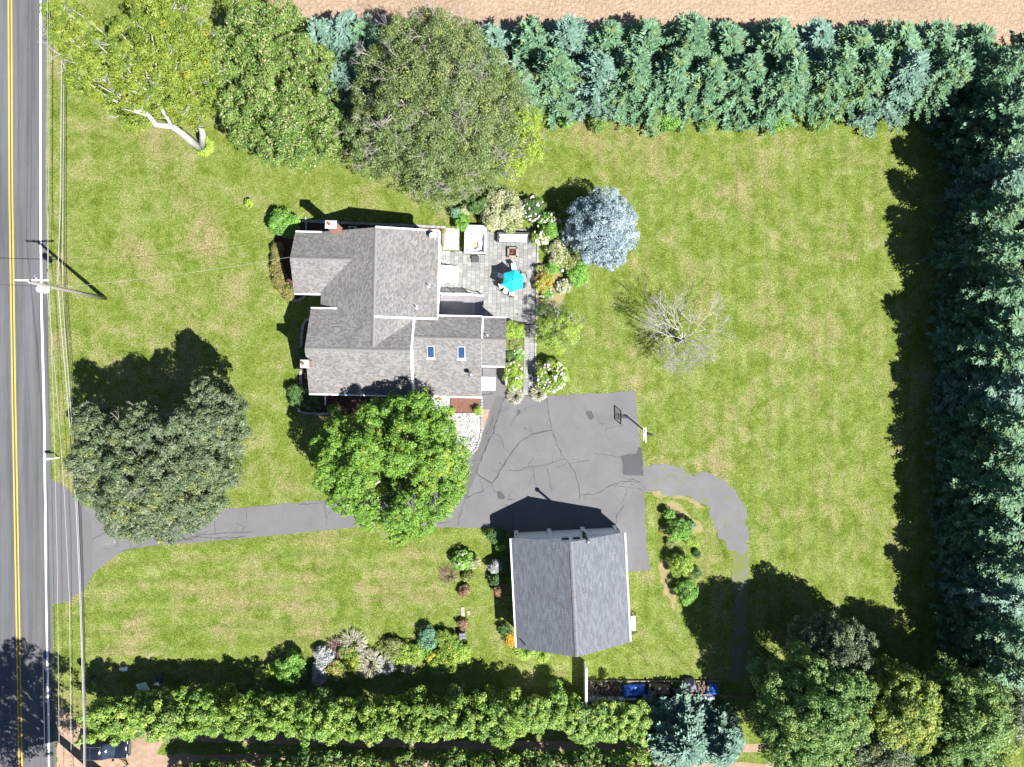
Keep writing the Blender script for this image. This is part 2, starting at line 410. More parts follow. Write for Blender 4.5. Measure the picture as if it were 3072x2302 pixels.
M['pale_panel'] = simple('pale_panel', (.55, .66, .66), .5, .08, 1.5)
M['rust'] = simple('rusty_iron', (.15, .09, .07), .85, .3, 6)
M['carpaint'] = simple('navy_car_paint', (.012, .016, .03), .15, .1)
M['tyre'] = simple('tyre_rubber', (.02, .02, .02), .85, .2)
M['rim'] = simple('alloy_rim', (.35, .35, .36), .35, .1, 3, .7)
M['lamp'] = simple('lamp_lens', (.6, .6, .62), .15, .1)
M['skin'] = simple('skin', (.5, .31, .22), .6, .05)
M['jeans'] = simple('blue_denim', (.05, .09, .2), .85, .2, 6)
M['shirt'] = simple('white_cotton', (.66, .66, .7), .85, .06)
M['hair'] = simple('brown_hair', (.10, .055, .03), .6, .2)
M['doormat'] = simple('coir_mat', (.42, .20, .06), .95, .25, 8)
M['signblue'] = simple('sign_blue', (.06, .14, .35), .5, .08)
M['sign_white'] = simple('sign_white', (.72, .76, .8), .5, .05)
M['bark'] = simple('tree_bark', (.13, .10, .075), .9, .25, 3)
M['birch'] = simple('pale_bark', (.50, .49, .47), .8, .25, 2.2)
M['greybark'] = simple('grey_bark', (.42, .39, .37), .85, .15, 3)
M['deadbark'] = simple('bleached_bark', (.50, .47, .46), .85, .2, 3)
M['pole'] = simple('pole_wood', (.26, .25, .215), .9, .15, 2)
M['crossarm'] = simple('crossarm_wood', (.66, .65, .62), .8, .1, 2)
M['cable'] = simple('grey_cable', (.36, .36, .36), .6, .1)
M['wire'] = simple('dark_wire', (.06, .06, .06), .6, .1)
M['porch'] = simple('porch_concrete', (.50, .56, .58), .8, .06, 2)

# ------------------------------------------------------------------ setting: ground sheets
def sheet(name, pts, z, mat, jitter=.0, step=1.2, kind='structure', parent=None):
    pts = [Vector((p[0], p[1])) for p in pts]
    out = []
    n = len(pts)
    for i in range(n):
        a, b = pts[i], pts[(i + 1) % n]
        L = (b - a).length; k = max(1, int(L / step)) if jitter else 1
        nr = Vector((-(b - a).y, (b - a).x)); nr = nr.normalized() if nr.length > 0 else nr
        for j in range(k):
            q = a + (b - a) * (j / k)
            if jitter and j: q = q + nr * rnd.uniform(-jitter, jitter)
            out.append(q)
    bm = bmesh.new()
    f = bm.faces.new([bm.verts.new((q.x, q.y, z)) for q in out])
    bmesh.ops.triangulate(bm, faces=[f])
    for t in bm.faces:
        if t.normal.z < 0: t.normal_flip()
    me = bpy.data.meshes.new(name); bm.to_mesh(me); bm.free(); me.materials.append(mat)
    o = link_mesh(name, me, parent)
    if kind: o['kind'] = kind
    return o
def strip_mesh(lines, z, mat, name, parent=None, kind=None):
    """flat strips along polylines: [(points, widths)]"""
    mb = MB()
    for pts, w in lines:
        pts = [Vector((p[0], p[1], 0)) for p in pts]
        n = len(pts); vs_ = []
        for i, p in enumerate(pts):
            t = (pts[min(i + 1, n - 1)] - pts[max(0, i - 1)]).normalized(); nr = Vector((-t.y, t.x, 0))
            ww = w[i] if hasattr(w, '__len__') else w
            vs_ += [(p + nr * ww / 2 + Vector((0, 0, z))), (p - nr * ww / 2 + Vector((0, 0, z)))]
        mb.add(vs_, [(2 * i + 1, 2 * i + 3, 2 * i + 2, 2 * i) for i in range(n - 1)])
    o = mb.build(name, mat, parent)
    if kind: o['kind'] = kind
    return o
S = lambda pts: [P(*p) for p in pts]

sheet('lawn', [(-500, -500), (500, -500), (500, 500), (-500, 500)], 0.0, M['lawn'])
sheet('ploughed_field', S([(600, -60), (812, 8), (934, 58), (1166, 76), (1492, 95), (1900, 108), (2400, 118), (3072, 132), (4200, 160), (4200, -2600), (600, -2600)]), .004, M['field'], .25, 1.0)
edge = [(139, -2600), (139, 0), (137, 600), (149, 1200), (155, 1600), (158, 1850), (166, 2302), (200, 4600)]
road = sheet('road', S(edge + [(-40, 4600), (-80, 2302), (-75, 600), (-75, -2600)]), .008, M['road'], .03, 1.0)
cl = [(30, -2600), (30, 0), (33, 600), (42, 1200), (53, 1800), (62, 2302), (100, 4600)]
strip_mesh([([P(u + d, v) for u, v in cl], .13)  for d in (-4.6,)], .016, M['yellow_paint'], 'yellow_line', road)
strip_mesh([([P(u + d, v) for u, v in cl], .13) for d in (4.6,)], .016, M['yellow_paint'], 'yellow_line', road)
wl = [(122, -2600), (122.5, 0), (121, 600), (125, 930), (132, 1200), (139.5, 1800), (148, 2302), (182, 4600)]
strip_mesh([([P(*p) for p in wl], .2)], .016, M['white_paint'], 'white_line', road)
# long sealed seams and fine cracks of the road surface
lines = []
for k in range(26):
    u = rnd.uniform(0, 128); v = rnd.uniform(0, 2200); L = rnd.uniform(40, 260)
    pts = []; uu = u
    for i in range(8):
        pts.append(P(uu, v + L * i / 7)); uu += rnd.uniform(-3, 3)
    lines.append((pts, .03))
strip_mesh(lines, .013, M['crack'], 'road_crack', road, 'stuff')

drive_pts = [(150.5, 1437), (192, 1457), (217, 1480), (239, 1515), (330, 1540), (480, 1545), (644, 1531), (800, 1517), (972, 1502), (1150, 1490), (1280, 1455), (1360, 1410),
             (1413, 1365), (1429, 1348), (1448, 1285), (1464, 1229), (1446, 1229), (1446, 1100), (1505, 1100), (1518, 1166), (1560, 1187), (1662, 1187), (1907, 1174), (1912, 1250), (1920, 1332),
             (1932, 1400), (1932, 1472), (1941, 1649), (1950, 1700), (1950, 1712), (1880, 1714), (1868, 1640), (1545, 1650), (1541, 1602), (1480, 1583), (1320, 1583), (1062, 1583),
             (800, 1609), (644, 1622), (474, 1636), (394, 1647), (362, 1658), (315, 1692), (279, 1725), (251, 1775), (221, 1789), (210, 1805), (158, 1812)]
driveway = sheet('driveway', S(drive_pts), .012, M['asphalt'], .05, .7)
sheet('apron', S([(152, 1440), (192, 1459), (217, 1482), (239, 1515), (272, 1545), (279, 1620), (276, 1700), (279, 1725), (251, 1772), (221, 1787), (210, 1802), (160, 1808)]), .016, M['asphalt_new'], .02, .7, None, driveway)
Dz = lambda pts: [zd(*p) for p in pts]
for poly in ([(1690, 1265), (1740, 1250), (1840, 1235), (1855, 1180), (1885, 1190), (1890, 1290), (1900, 1440), (1800, 1435), (1715, 1430), (1712, 1330)],
             [(1375, 860), (1430, 855), (1455, 900), (1440, 930), (1405, 935)], [(755, 850), (780, 840), (790, 870), (770, 888)], [(572, 1585), (610, 1575), (650, 1630), (640, 1655), (590, 1650)]):
    sheet('asphalt_patch', Dz(poly), .016, M['patch'], .06, .3, None, driveway)
sheet('asphalt_band', Dz([(560, 720), (648, 722), (590, 880), (550, 1000), (500, 1110), (455, 1215), (395, 1370), (385, 1430), (300, 1640), (228, 1640), (300, 1450), (380, 1215), (440, 1090), (500, 960), (520, 840)]), .0165, M['band'], .05, .4, None, driveway)
def wob(pts, f, w0, st=.35):
    q = [f(*p) for p in pts]; out = []; ws = []
    for a, b in zip(q[:-1], q[1:]):
        k = max(1, int((b - a).length / st))
        for j in range(k):
            c = a + (b - a) * (j / k)
            out.append(c + Vector((rnd.uniform(-.06, .06), rnd.uniform(-.06, .06), 0))); ws.append(w0 * rnd.uniform(.35, 1.5))
    out.append(q[-1]); ws.append(w0 * .5)
    return (out, ws)
cr = []
for w0, pl in ((.13, [(650, 720), (600, 850), (560, 980), (550, 1040), (500, 1120), (460, 1220), (400, 1370), (390, 1420), (460, 1470), (540, 1510), (590, 1420), (640, 1340), (700, 1240), (790, 1130), (890, 1070), (1000, 1040), (1075, 1030)]),
               (.07, [(1075, 1030), (1050, 930), (1035, 800), (1030, 740)]), (.09, [(1075, 1040), (1120, 1150), (1180, 1270), (1230, 1340), (1280, 1410), (1310, 1500), (1325, 1620), (1320, 1658)]),
               (.06, [(680, 1390), (760, 1400), (850, 1360), (1000, 1350), (1090, 1320), (1170, 1290), (1215, 1300), (1240, 1335), (1330, 1310), (1420, 1300)]),
               (.09, [(1325, 1615), (1460, 1605), (1540, 1570), (1620, 1520), (1700, 1490), (1860, 1500)]), (.06, [(550, 1050), (620, 1100), (640, 1190), (700, 1240)]), (.07, [(820, 1000), (890, 1050)]),
               (.07, [(600, 1320), (635, 1350)]), (.08, [(450, 1590), (420, 1480)]), (.1, [(290, 1655), (370, 1600), (450, 1580)]), (.06, [(540, 1510), (550, 1590), (600, 1600)]),
               (.11, [(545, 890), (510, 1010), (480, 1060)]), (.07, [(980, 740), (1020, 770), (1030, 740)]), (.06, [(770, 760), (760, 880), (700, 990)]), (.05, [(1460, 870), (1530, 990)]), (.07, [(1560, 1012), (1720, 985)]),
               (.06, [(1700, 1440), (1760, 1470), (1840, 1480), (1880, 1500)]), (.06, [(1620, 1530), (1750, 1545), (1870, 1555), (1900, 1600)]), (.05, [(1450, 1240), (1700, 1270)]),
               (.05, [(700, 820), (600, 850)]), (.05, [(780, 850), (900, 810), (950, 790)]), (.05, [(905, 1380), (920, 1500), (940, 1560)]), (.05, [(1030, 1370), (1060, 1500), (1070, 1600)])):
    cr.append(wob(pl, zd, w0 * .9))
for w0, pl in ((.07, [(770, 1160), (850, 1110), (920, 1060)]), (.06, [(960, 1120), (985, 1220)]), (.07, [(1190, 1120), (1200, 1180), (1150, 1215), (990, 1265)]), (.07, [(1500, 1165), (1600, 1130), (1800, 1110), (2100, 1095)]),
               (.07, [(1400, 1190), (1650, 1140), (1900, 1150), (2050, 1130)]), (.06, [(1780, 1000), (1785, 1130)]), (.05, [(1630, 1060), (1640, 1140)]), (.05, [(2040, 900), (2050, 1060)])):
    cr.append(wob(pl, zw, w0 * .9))
zt = Z(900, 1150, .5253)
for w0, pl in ((.08, [(0, 690), (60, 690), (140, 680)]), (.06, [(140, 670), (155, 820)]), (.07, [(830, 770), (870, 700)]), (.08, [(780, 800), (860, 790)]), (.05, [(260, 740), (300, 760)]), (.06, [(900, 810), (930, 700), (950, 620)])):
    cr.append(wob(pl, zt, w0 * .9))
for w0, pl in ((.09, [(325, 170), (380, 260), (395, 400)]), (.09, [(1310, 190), (1245, 260), (1235, 350)]), (.06, [(340, 130), (400, 130)]), (.05, [(1230, 90), (1260, 150), (1300, 180)])):
    cr.append(wob(pl, zg, w0 * .9))
for q0, _w in list(cr):
    for k in range(max(1, len(q0) // 5)):
        q = [rnd.choice(q0) + Vector((rnd.uniform(-.12, .12), rnd.uniform(-.12, .12), 0))]; th = rnd.uniform(0, 6.28)
        for j in range(rnd.randint(3, 9)):
            th += rnd.uniform(-.6, .6); q.append(q[-1] + Vector((math.cos(th), math.sin(th), 0)) * rnd.uniform(.1, .25))
        cr.append((q, [rnd.uniform(.01, .045) for _ in q]))
strip_mesh(cr, .022, M['crack'], 'crack_filler', driveway, 'stuff')

sheet('gravel_path', S([(1926, 1400), (2025, 1398), (2080, 1431), (2122, 1417), (2159, 1438), (2200, 1463), (2223, 1500), (2240, 1556), (2246, 1600), (2240, 1655), (2220, 1668), (2196, 1652), (2154, 1616), (2145, 1565), (2117, 1514), (2052, 1489), (1932, 1474)]), .010, M['gravelpath'], .28, .4)
sheet('gravel_path', S([(2196, 1650), (2242, 1652), (2244, 1700), (2242, 1790), (2236, 1850), (2246, 1930), (2252, 2000), (2235, 2050), (2190, 2050), (2186, 1960), (2200, 1880), (2204, 1800), (2200, 1720)]), .006, M['worn_path'], .35, .3)
# bare, worn soil
for poly in ([(2010, 1640), (2060, 1610), (2110, 1590), (2085, 1560), (2050, 1530), (2020, 1500), (2000, 1512), (2008, 1560), (1998, 1610)], [(1975, 1690), (2000, 1680), (2010, 1740), (2030, 1800), (2025, 1830), (1990, 1770)],
             [(1608, 770), (1650, 790), (1700, 850), (1690, 900), (1640, 950), (1608, 960)], [(1955, 1465), (2040, 1478), (2100, 1500), (2120, 1530), (2050, 1500), (1960, 1485)]):
    sheet('bare_soil', S(poly), .004, M['dry'], .25, .35)
sheet('dirt_track', S([(167, 2110), (215, 2150), (250, 2185), (480, 2190), (490, 2225), (470, 2262), (520, 2270), (520, 2330), (172, 2340)]), .012, M['dirt'], .15, .5)
sheet('dirt_track', S([(480, 2190), (700, 2203), (1000, 2212), (1400, 2222), (1800, 2225), (2300, 2230), (2300, 2256), (1800, 2252), (1400, 2249), (1000, 2236), (700, 2228), (482, 2222)]), .006, M['dirt'], .12, .6)
sheet('dirt_track', S([(500, 2262), (800, 2262), (1200, 2278), (1700, 2288), (2400, 2290), (2400, 2330), (1700, 2322), (1200, 2306), (800, 2290), (500, 2296)]), .006, M['dirt'], .12, .6)

# ------------------------------------------------------------------ foliage makers
def leaf_mesh(name, C, T, B, colr, mat):
    """diamond leaves: centre, half length vector, half width vector, colour"""
    n = len(C)
    v = np.empty((n, 4, 3), np.float32); v[:, 0] = C - T; v[:, 1] = C + B; v[:, 2] = C + T; v[:, 3] = C - B
    me = bpy.data.meshes.new(name)
    me.vertices.add(4 * n); me.vertices.foreach_set('co', v.ravel())
    me.loops.add(4 * n); me.loops.foreach_set('vertex_index', np.arange(4 * n, dtype=np.int32))
    me.polygons.add(n); me.polygons.foreach_set('loop_start', np.arange(0, 4 * n, 4, dtype=np.int32))
    me.update(calc_edges=True)
    at = me.color_attributes.new('leaf_tint', 'FLOAT_COLOR', 'POINT')
    c4 = np.ones((n, 4, 4), np.float32); c4[:, :, :3] = colr[:, None, :]
    at.data.foreach_set('color', c4.ravel())
    me.materials.append(mat); me.update()
    return me
def unit(a): return a / (np.linalg.norm(a, axis=-1, keepdims=True) + 1e-9)
def rdirs(n): return unit(rng.normal(size=(n, 3)))

PAL = {   # real leaf colours
    'maple':   [((.11, .235, .022), 5), ((.145, .28, .035), 3), ((.08, .18, .018), 2), ((.22, .29, .025), .6)],
    'darkmaple': [((.08, .12, .05), 5), ((.12, .165, .075), 3), ((.055, .085, .035), 3), ((.15, .18, .04), .8)],
    'birch':   [((.165, .245, .022), 5), ((.21, .285, .03), 3), ((.10, .18, .02), 3), ((.30, .29, .025), .4)],
    'pinktip': [((.13, .235, .035), 5), ((.19, .30, .055), 3), ((.065, .15, .025), 2)],
    'willow':  [((.14, .215, .06), 5), ((.19, .255, .085), 3), ((.09, .16, .035), 2), ((.23, .29, .06), .7)],
    'lime':    [((.19, .30, .03), 5), ((.25, .35, .04), 3)],
    'yellowing': [((.19, .26, .035), 4), ((.12, .20, .03), 5), ((.27, .29, .03), 1.2)],
    'wood':    [((.075, .15, .03), 5), ((.11, .20, .04), 3), ((.17, .235, .04), 1)],
    'hedge':   [((.13, .24, .03), 5), ((.19, .30, .045), 3), ((.08, .17, .025), 3), ((.27, .34, .06), 1.2)],
    'spruce':  [((.085, .185, .085), 5), ((.125, .24, .125), 3), ((.055, .125, .055), 3), ((.15, .22, .05), 1.3)],
    'bluespruce': [((.27, .37, .36), 5), ((.37, .47, .45), 3), ((.14, .22, .21), 3)],
    'greyspruce': [((.115, .215, .14), 5), ((.17, .28, .20), 3), ((.07, .145, .09), 3)],
    'pale':    [((.32, .36, .16), 5), ((.42, .45, .25), 3), ((.19, .26, .08), 3)],
    'shrub':   [((.11, .26, .03), 5), ((.17, .33, .05), 3), ((.065, .16, .022), 2)],
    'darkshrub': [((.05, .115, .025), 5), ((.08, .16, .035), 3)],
    'limeshrub': [((.20, .33, .035), 5), ((.28, .40, .05), 3), ((.11, .21, .025), 2)],
    'olive':   [((.17, .22, .05), 5), ((.24, .28, .08), 3), ((.10, .14, .03), 2)],
    'multi':   [((.28, .30, .04), 4), ((.16, .26, .03), 4), ((.40, .12, .05), 1.5), ((.45, .34, .05), 1.5)],
    'pinkmix': [((.24, .29, .05), 4), ((.48, .27, .20), 2), ((.14, .22, .03), 3), ((.45, .36, .05), 1)],
    'rusty':   [((.26, .15, .08), 5), ((.16, .10, .05), 3), ((.20, .20, .06), 2)],
    'brownhedge': [((.18, .17, .045), 4), ((.25, .19, .07), 3), ((.11, .15, .03), 3), ((.30, .27, .05), 1.5)],
    'orange':  [((.75, .36, .02), 5), ((.7, .45, .03), 3), ((.1, .15, .02), 2)],
    'silver':  [((.38, .41, .36), 5), ((.50, .52, .47), 3), ((.2, .25, .17), 3)],
    'straw':   [((.40, .40, .26), 5), ((.50, .49, .36), 3), ((.22, .26, .10), 3)],
    'yellowflower': [((.16, .26, .03), 5), ((.55, .44, .03), 1.2), ((.10, .19, .02), 3)],
    'bluegreen': [((.10, .22, .11), 5), ((.15, .29, .17), 3)],
    'deadbrown': [((.19, .13, .09), 5), ((.27, .20, .15), 3), ((.10, .07, .05), 3)],
    'white':   [((.82, .76, .70), 5), ((.85, .82, .76), 3), ((.72, .56, .48), 1.4)],
}
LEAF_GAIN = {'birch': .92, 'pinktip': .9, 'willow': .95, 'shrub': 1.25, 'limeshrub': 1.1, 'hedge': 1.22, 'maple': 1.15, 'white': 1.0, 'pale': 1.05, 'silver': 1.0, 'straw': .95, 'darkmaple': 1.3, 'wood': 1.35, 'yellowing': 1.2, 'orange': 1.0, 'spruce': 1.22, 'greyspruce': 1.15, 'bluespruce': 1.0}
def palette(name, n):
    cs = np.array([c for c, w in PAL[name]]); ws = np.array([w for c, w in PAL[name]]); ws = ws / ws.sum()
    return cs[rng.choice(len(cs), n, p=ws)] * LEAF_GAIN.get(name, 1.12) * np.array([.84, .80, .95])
def clump_crown(lobes, pal, size=.2, dens=70, clump=.3, spread=.14, low=-.35, name='crown', mat=None, aspect=.62, droop=0.0, tips=None, gap=1.0):
    """leaves set on many small clumps over the shell of each lobe (x, y, z, rx, ry, rz[, palette])"""
    CC, TT, BB, KK = [], [], [], []
    for lb in lobes:
        c = np.array(lb[:3]); r = np.array(lb[3:6]); pl = lb[6] if len(lb) > 6 and lb[6] else pal; df = lb[7] if len(lb) > 7 else 1.0
        Rm = float(np.mean(r)); rc = max(clump * Rm, .25)
        nc = max(5, int(gap * 1.7 * (Rm / rc) ** 2 * 2.2))
        d = rdirs(nc * 2); d = d[d[:, 2] > low][:nc]; nc = len(d)
        cc = c + d * r * rng.uniform(.55, .95, (nc, 1))
        rr = rc * rng.uniform(.7, 1.25, nc)
        base = palette(pl, nc)
        m = np.maximum(8, (df * dens * 2 * math.pi * rr ** 2)).astype(int)
        idx = np.repeat(np.arange(nc), m); n = len(idx)
        o = unit(rdirs(n) + d[idx] * .55 + np.array([0, 0, .35]))
        pts = cc[idx] + o * (rr[idx] * rng.uniform(.5, 1.12, n) ** .6)[:, None] * np.array([1.1, 1.1, .8])
        nrm = unit(o * .9 + np.array([0, 0, .5]) + rng.normal(size=(n, 3)) * .52)
        t = unit(np.cross(nrm, rdirs(n)) + np.array([0, 0, -droop])); b = unit(np.cross(nrm, t))
        s = size * rng.uniform(.65, 1.35, n)
        own = palette(pl, n)
        k = (base[idx] * .72 + own * .28) * (1 + rng.normal(size=(n, 1)) * spread).clip(.45, 1.7)
        if tips is not None:
            up = (o[:, 2] > .45) & (rng.random(n) < tips[1])
            k[up] = np.array(tips[0]) * rng.uniform(.75, 1.2, (up.sum(), 1))
        CC.append(pts); TT.append(t * s[:, None] * .5); BB.append(b * s[:, None] * .5 * aspect); KK.append(k)
    return leaf_mesh(name, np.concatenate(CC), np.concatenate(TT), np.concatenate(BB), np.concatenate(KK), mat or M['leaf'])

def limb(mb, a, b, r0, r1, bend=.35, seg=7, k=5):
    a = Vector(a); b = Vector(b); L = (b - a).length
    pts = []; rs = []
    off = Vector((rnd.uniform(-1, 1), rnd.uniform(-1, 1), rnd.uniform(.1, .8))) * bend * L * .25
    for i in range(k + 1):
        t = i / k
        pts.append(a.lerp(b, t) + off * math.sin(math.pi * t)); rs.append(r0 + (r1 - r0) * t)
    mb.tube(pts, rs, seg); return pts
def fork(mb, p, d, L, r, depth, spread=.6, up=.25, ratio=.72, kids=(2, 3), seg=5, minr=.008):
    """recursive branching"""
    q = p + d * L
    mid = p.lerp(q, .5) + Vector((rnd.uniform(-1, 1), rnd.uniform(-1, 1), rnd.uniform(-1, 1))) * L * .09
    mb.tube([p, mid, q], [r, r * .85, r * .65], seg if depth > 1 else 3, caps=False)
    if depth <= 0: return
    for k in range(rnd.randint(*kids)):
        dd = (d + Vector((rnd.gauss(0, spread), rnd.gauss(0, spread), rnd.gauss(up * .3, spread * .6)))).normalized()
        fork(mb, q if k else p.lerp(q, rnd.uniform(.7, 1)), dd, L * ratio * rnd.uniform(.75, 1.2), max(minr, r * .62), depth - 1, spread, up, ratio, kids, seg, minr)

def tree(name, label, cat, base, lobes, pal, bark='bark', r0=.3, group=None, leaf=.2, dens=60, clump=.3, top=None, twigs=0, stems=None, puff=.8, **kw):
    """lobes in world coordinates; the trunk rises from base and limbs reach the lobes"""
    base = Vector(base); t = thing(name, label, cat, base, 0, group)
    L = [(l[0] - base.x, l[1] - base.y, l[2] - base.z, *l[3:]) for l in lobes]
    LL = []
    for l in L:
        LL.append((l[0], l[1], l[2] + rnd.uniform(-.2, .55), l[3] * puff, l[4] * puff, l[5] * puff, l[6] if len(l) > 6 else None, 1.0))
        if puff < 1: LL.append((l[0] - .3, l[1] + .2, max(l[2] - 2.0, l[5] * .7 + .4), l[3] * .95, l[4] * .95, l[5] * .8, l[6] if len(l) > 6 else None, .5))
    me = clump_crown(LL, pal, leaf, dens, clump, **kw); link_mesh('crown', me, t)
    mb = MB(); cz = np.mean([l[2] for l in L]); ctr = Vector((np.mean([l[0] for l in L]), np.mean([l[1] for l in L]), cz))
    if stems is None:
        fp = Vector((ctr.x * .3, ctr.y * .3, cz * .45))
        mb.tube([(0, 0, -.1), (0, 0, .25), fp * .5, fp], [r0 * 1.45, r0 * 1.05, r0 * .9, r0 * .75], 9)
        for l in L: limb(mb, fp, Vector(l[:3]) + Vector((0, 0, l[5] * .3)), r0 * .5, r0 * .1)
    else:
        for pts, rs in stems: mb.tube([Vector(p) - base for p in pts], rs, 9)
        for l in L:
            e = min((Vector(s[0][-1]) - base for s in stems), key=lambda q: (q - Vector(l[:3])).length)
            limb(mb, e, Vector(l[:3]) + Vector((0, 0, l[5] * .55)), r0 * .45, r0 * .1)
    for l in L:
        for k in range(twigs):
            d = Vector((rnd.gauss(0, 1), rnd.gauss(0, 1), rnd.uniform(.1, 1))).normalized()
            fork(mb, Vector(l[:3]) + Vector((d.x * l[3], d.y * l[4], d.z * l[5])) * .45, d, max(l[3] * .3, .4), .034, 3, .45, .2, .75, (2, 3), 4, .011)
    mb.build('trunk', M[bark], t, True)
    return t

def spruce_mesh(name, Hh, Rr, pal, power=.85, levels=30, nb=10, seed=0, spray=.46, lift=.12):
    g = np.random.default_rng(seed); CC, TT, BB, KK = [], [], [], []
    for li in range(levels):
        f = (li + .5) / levels; z0 = Hh * (.06 + .94 * f); Rl = Rr * (1 - f) ** power + .12
        for bi in range(max(4, int(nb * (1 - f * .45)))):
            a = g.uniform(0, 2 * math.pi); L = Rl * g.choice((.62, .8, .95, 1.05, 1.18))
            d = np.array([math.cos(a), math.sin(a), 0]); sd = np.array([-math.sin(a), math.cos(a), 0])
            k = max(2, int(L / .24)); tt = (np.arange(k) + g.uniform(.2, .9)) / k
            tt = tt[tt > .2]
            tone = palette(pal, 1)[0] * g.uniform(.8, 1.2)
            for side in (-1, 0, 1, 1, -1):
                m = len(tt)
                pz = z0 - L * .16 * tt + L * .14 * tt ** 3 + g.uniform(-.08, .08, m)
                ctr = d * (L * tt)[:, None] + np.array([0, 0, 1]) * pz[:, None]
                ang = side * g.uniform(.5, 1.1, m); sl = spray * 1.15 * g.uniform(.6, 1.15, m) * (1.1 - .35 * tt)
                dr = d * np.cos(ang)[:, None] + sd * np.sin(ang)[:, None] + np.array([0, 0, 1]) * g.uniform(-.15, lift + .35, m)[:, None]
                dr = unit(dr); nr = unit(np.array([0, 0, 1]) + g.normal(size=(m, 3)) * .35); bb = unit(np.cross(nr, dr))
                CC.append(ctr + dr * sl[:, None] * .5); TT.append(dr * sl[:, None] * .55); BB.append(bb * sl[:, None] * .19)
                KK.append(tone * .6 + palette(pal, m) * .4 * g.uniform(.75, 1.3, (m, 1)) + np.array([.02, .028, .018]) * (tt[:, None] ** 3) * 1.0)
    return leaf_mesh(name, np.concatenate(CC), np.concatenate(TT), np.concatenate(BB), np.concatenate(KK), M['needle'])
def trunk_mesh(Hh, r, mat):
    return MB().tube([(0, 0, -.1), (0, 0, Hh * .5), (0, 0, Hh * .97)], [r, r * .6, .02], 8).mesh('trunk', mat, True)

exec_order = []
def add_random(m, amt):
    nt = m.node_tree; b = nt.nodes['Principled BSDF']
    src = b.inputs['Base Color'].links[0].from_socket
    oi = N(nt, 'ShaderNodeObjectInfo')
    r = ramp(nt, oi.outputs['Random'], [(0, (1 - amt,) * 3), (1, (1 + amt,) * 3)])
    nt.links.new(mix(nt, 1.0, src, r.outputs[0], 'MULTIPLY'), b.inputs['Base Color'])
for k, a in (('paver', .2), ('granite', .16), ('log', .45), ('deck', .12), ('stone', .15), ('rust', .2), ('siding', .02)): add_random(M[k], a)
ORD = ['first', 'second', 'third', 'fourth', 'fifth', 'sixth', 'seventh', 'eighth', 'ninth', 'tenth', 'eleventh', 'twelfth', 'thirteenth', 'fourteenth', 'fifteenth', 'sixteenth', 'seventeenth', 'eighteenth', 'nineteenth', 'twentieth']

# ------------------------------------------------------------------ house
HT = -0.021
RH = Matrix.Rotation(HT, 4, 'Z')
def HL(u, v, z=0.0):
    return RH.inverted() @ P(u, v, z)
HX, HY = -10.0, 5.0
def hw(x, y, z=0.0): return RH @ Vector((x, y, z))          # house frame to world
house = thing('house', 'white clapboard house with many grey shingled gables and a patio behind', 'house', hw(HX, HY), HT)
def hb(mb, name, mats, parent=None, smooth=False):
    mb.v = [(p[0] - HX, p[1] - HY, p[2]) for p in mb.v]
    return mb.build(name, mats, parent or house, smooth)
def prism_x(poly, x0, x1):      # poly in (y, z)
    n = len(poly); mb = MB()
    mb.add([(x0, y, z) for y, z in poly] + [(x1, y, z) for y, z in poly], [tuple(range(n))[::-1], tuple(range(n, 2 * n))] + [(i, (i + 1) % n, n + (i + 1) % n, n + i) for i in range(n)])
    return mb
def prism_y(poly, y0, y1):
    n = len(poly); mb = MB()
    mb.add([(x, y0, z) for x, z in poly] + [(x, y1, z) for x, z in poly], [tuple(range(n)), tuple(range(n, 2 * n))[::-1]] + [(i, (i + 1) % n, n + (i + 1) % n, n + i) for i in range(n)])
    return mb
hb(prism_y([(-17.95, 0), (-7.42, 0), (-7.42, 5.3), (-12.77, 6.36), (-17.95, 4.1)], 6.2, 13.74), 'wall', M['siding'])
hb(MB().box(-13.2, -9.62, 2.7, 6.19, 0, 5.2), 'wall', M['siding'])
hb(prism_x([(8.42, 0), (13.66, 0), (13.66, 3.9), (11.18, 5.3), (8.42, 3.9)], -20.6, -17.96), 'wall', M['siding'])
hb(prism_x([(-1.02, 0), (6.34, 0), (6.34, 4.8), (2.8, 6.4), (-1.02, 4.8)], -18.7, -9.63), 'wall', M['siding'])
hb(prism_x([(-1.04, 0), (5.96, 0), (5.96, 3.95), (4.1, 4.9), (-1.04, 2.5)], -9.62, -3.2), 'wall', M['siding'])
hb(prism_x([(1.92, 0), (5.94, 0), (5.94, 3.85), (4.08, 4.8), (1.92, 3.55)], -3.19, -0.95), 'wall', M['siding'])
rs = [M['roof'], M['trim']]
def roofpair(a, b):
    mb = MB(); mb.slab(*a); hb(mb, 'roof', rs)
    mb = MB(); mb.slab(*b); hb(mb, 'roof', rs)
def slab1(*a): mb = MB(); mb.slab(*a); return hb(mb, 'roof', rs)
roof_e = slab1((-7.1, 5.92, 5.5), (-7.1, 14.02, 5.5), (-12.77, 14.02, 6.6), (-12.77, 5.92, 6.6))
slab1((-18.3, 14.02, 4.25), (-18.3, 2.9, 4.25), (-12.77, 2.9, 6.6), (-12.77, 14.02, 6.6))
slab1((-9.28, 2.9, 5.4), (-9.28, 5.9, 5.4), (-12.77, 5.9, 6.58), (-12.77, 2.9, 6.58))
roofpair(((-20.88, 8.15, 4.15), (-14.6, 8.15, 4.15), (-14.6, 11.2, 5.6), (-20.88, 11.2, 5.6)), ((-14.6, 13.95, 4.15), (-20.88, 13.95, 4.15), (-20.88, 11.2, 5.6), (-14.6, 11.2, 5.6)))
roofpair(((-19.0, -1.33, 5.0), (-9.34, -1.33, 5.0), (-9.34, 2.8, 6.7), (-19.0, 2.8, 6.7)), ((-9.34, 6.63, 5.0), (-19.0, 6.63, 5.0), (-19.0, 2.8, 6.7), (-9.34, 2.8, 6.7)))
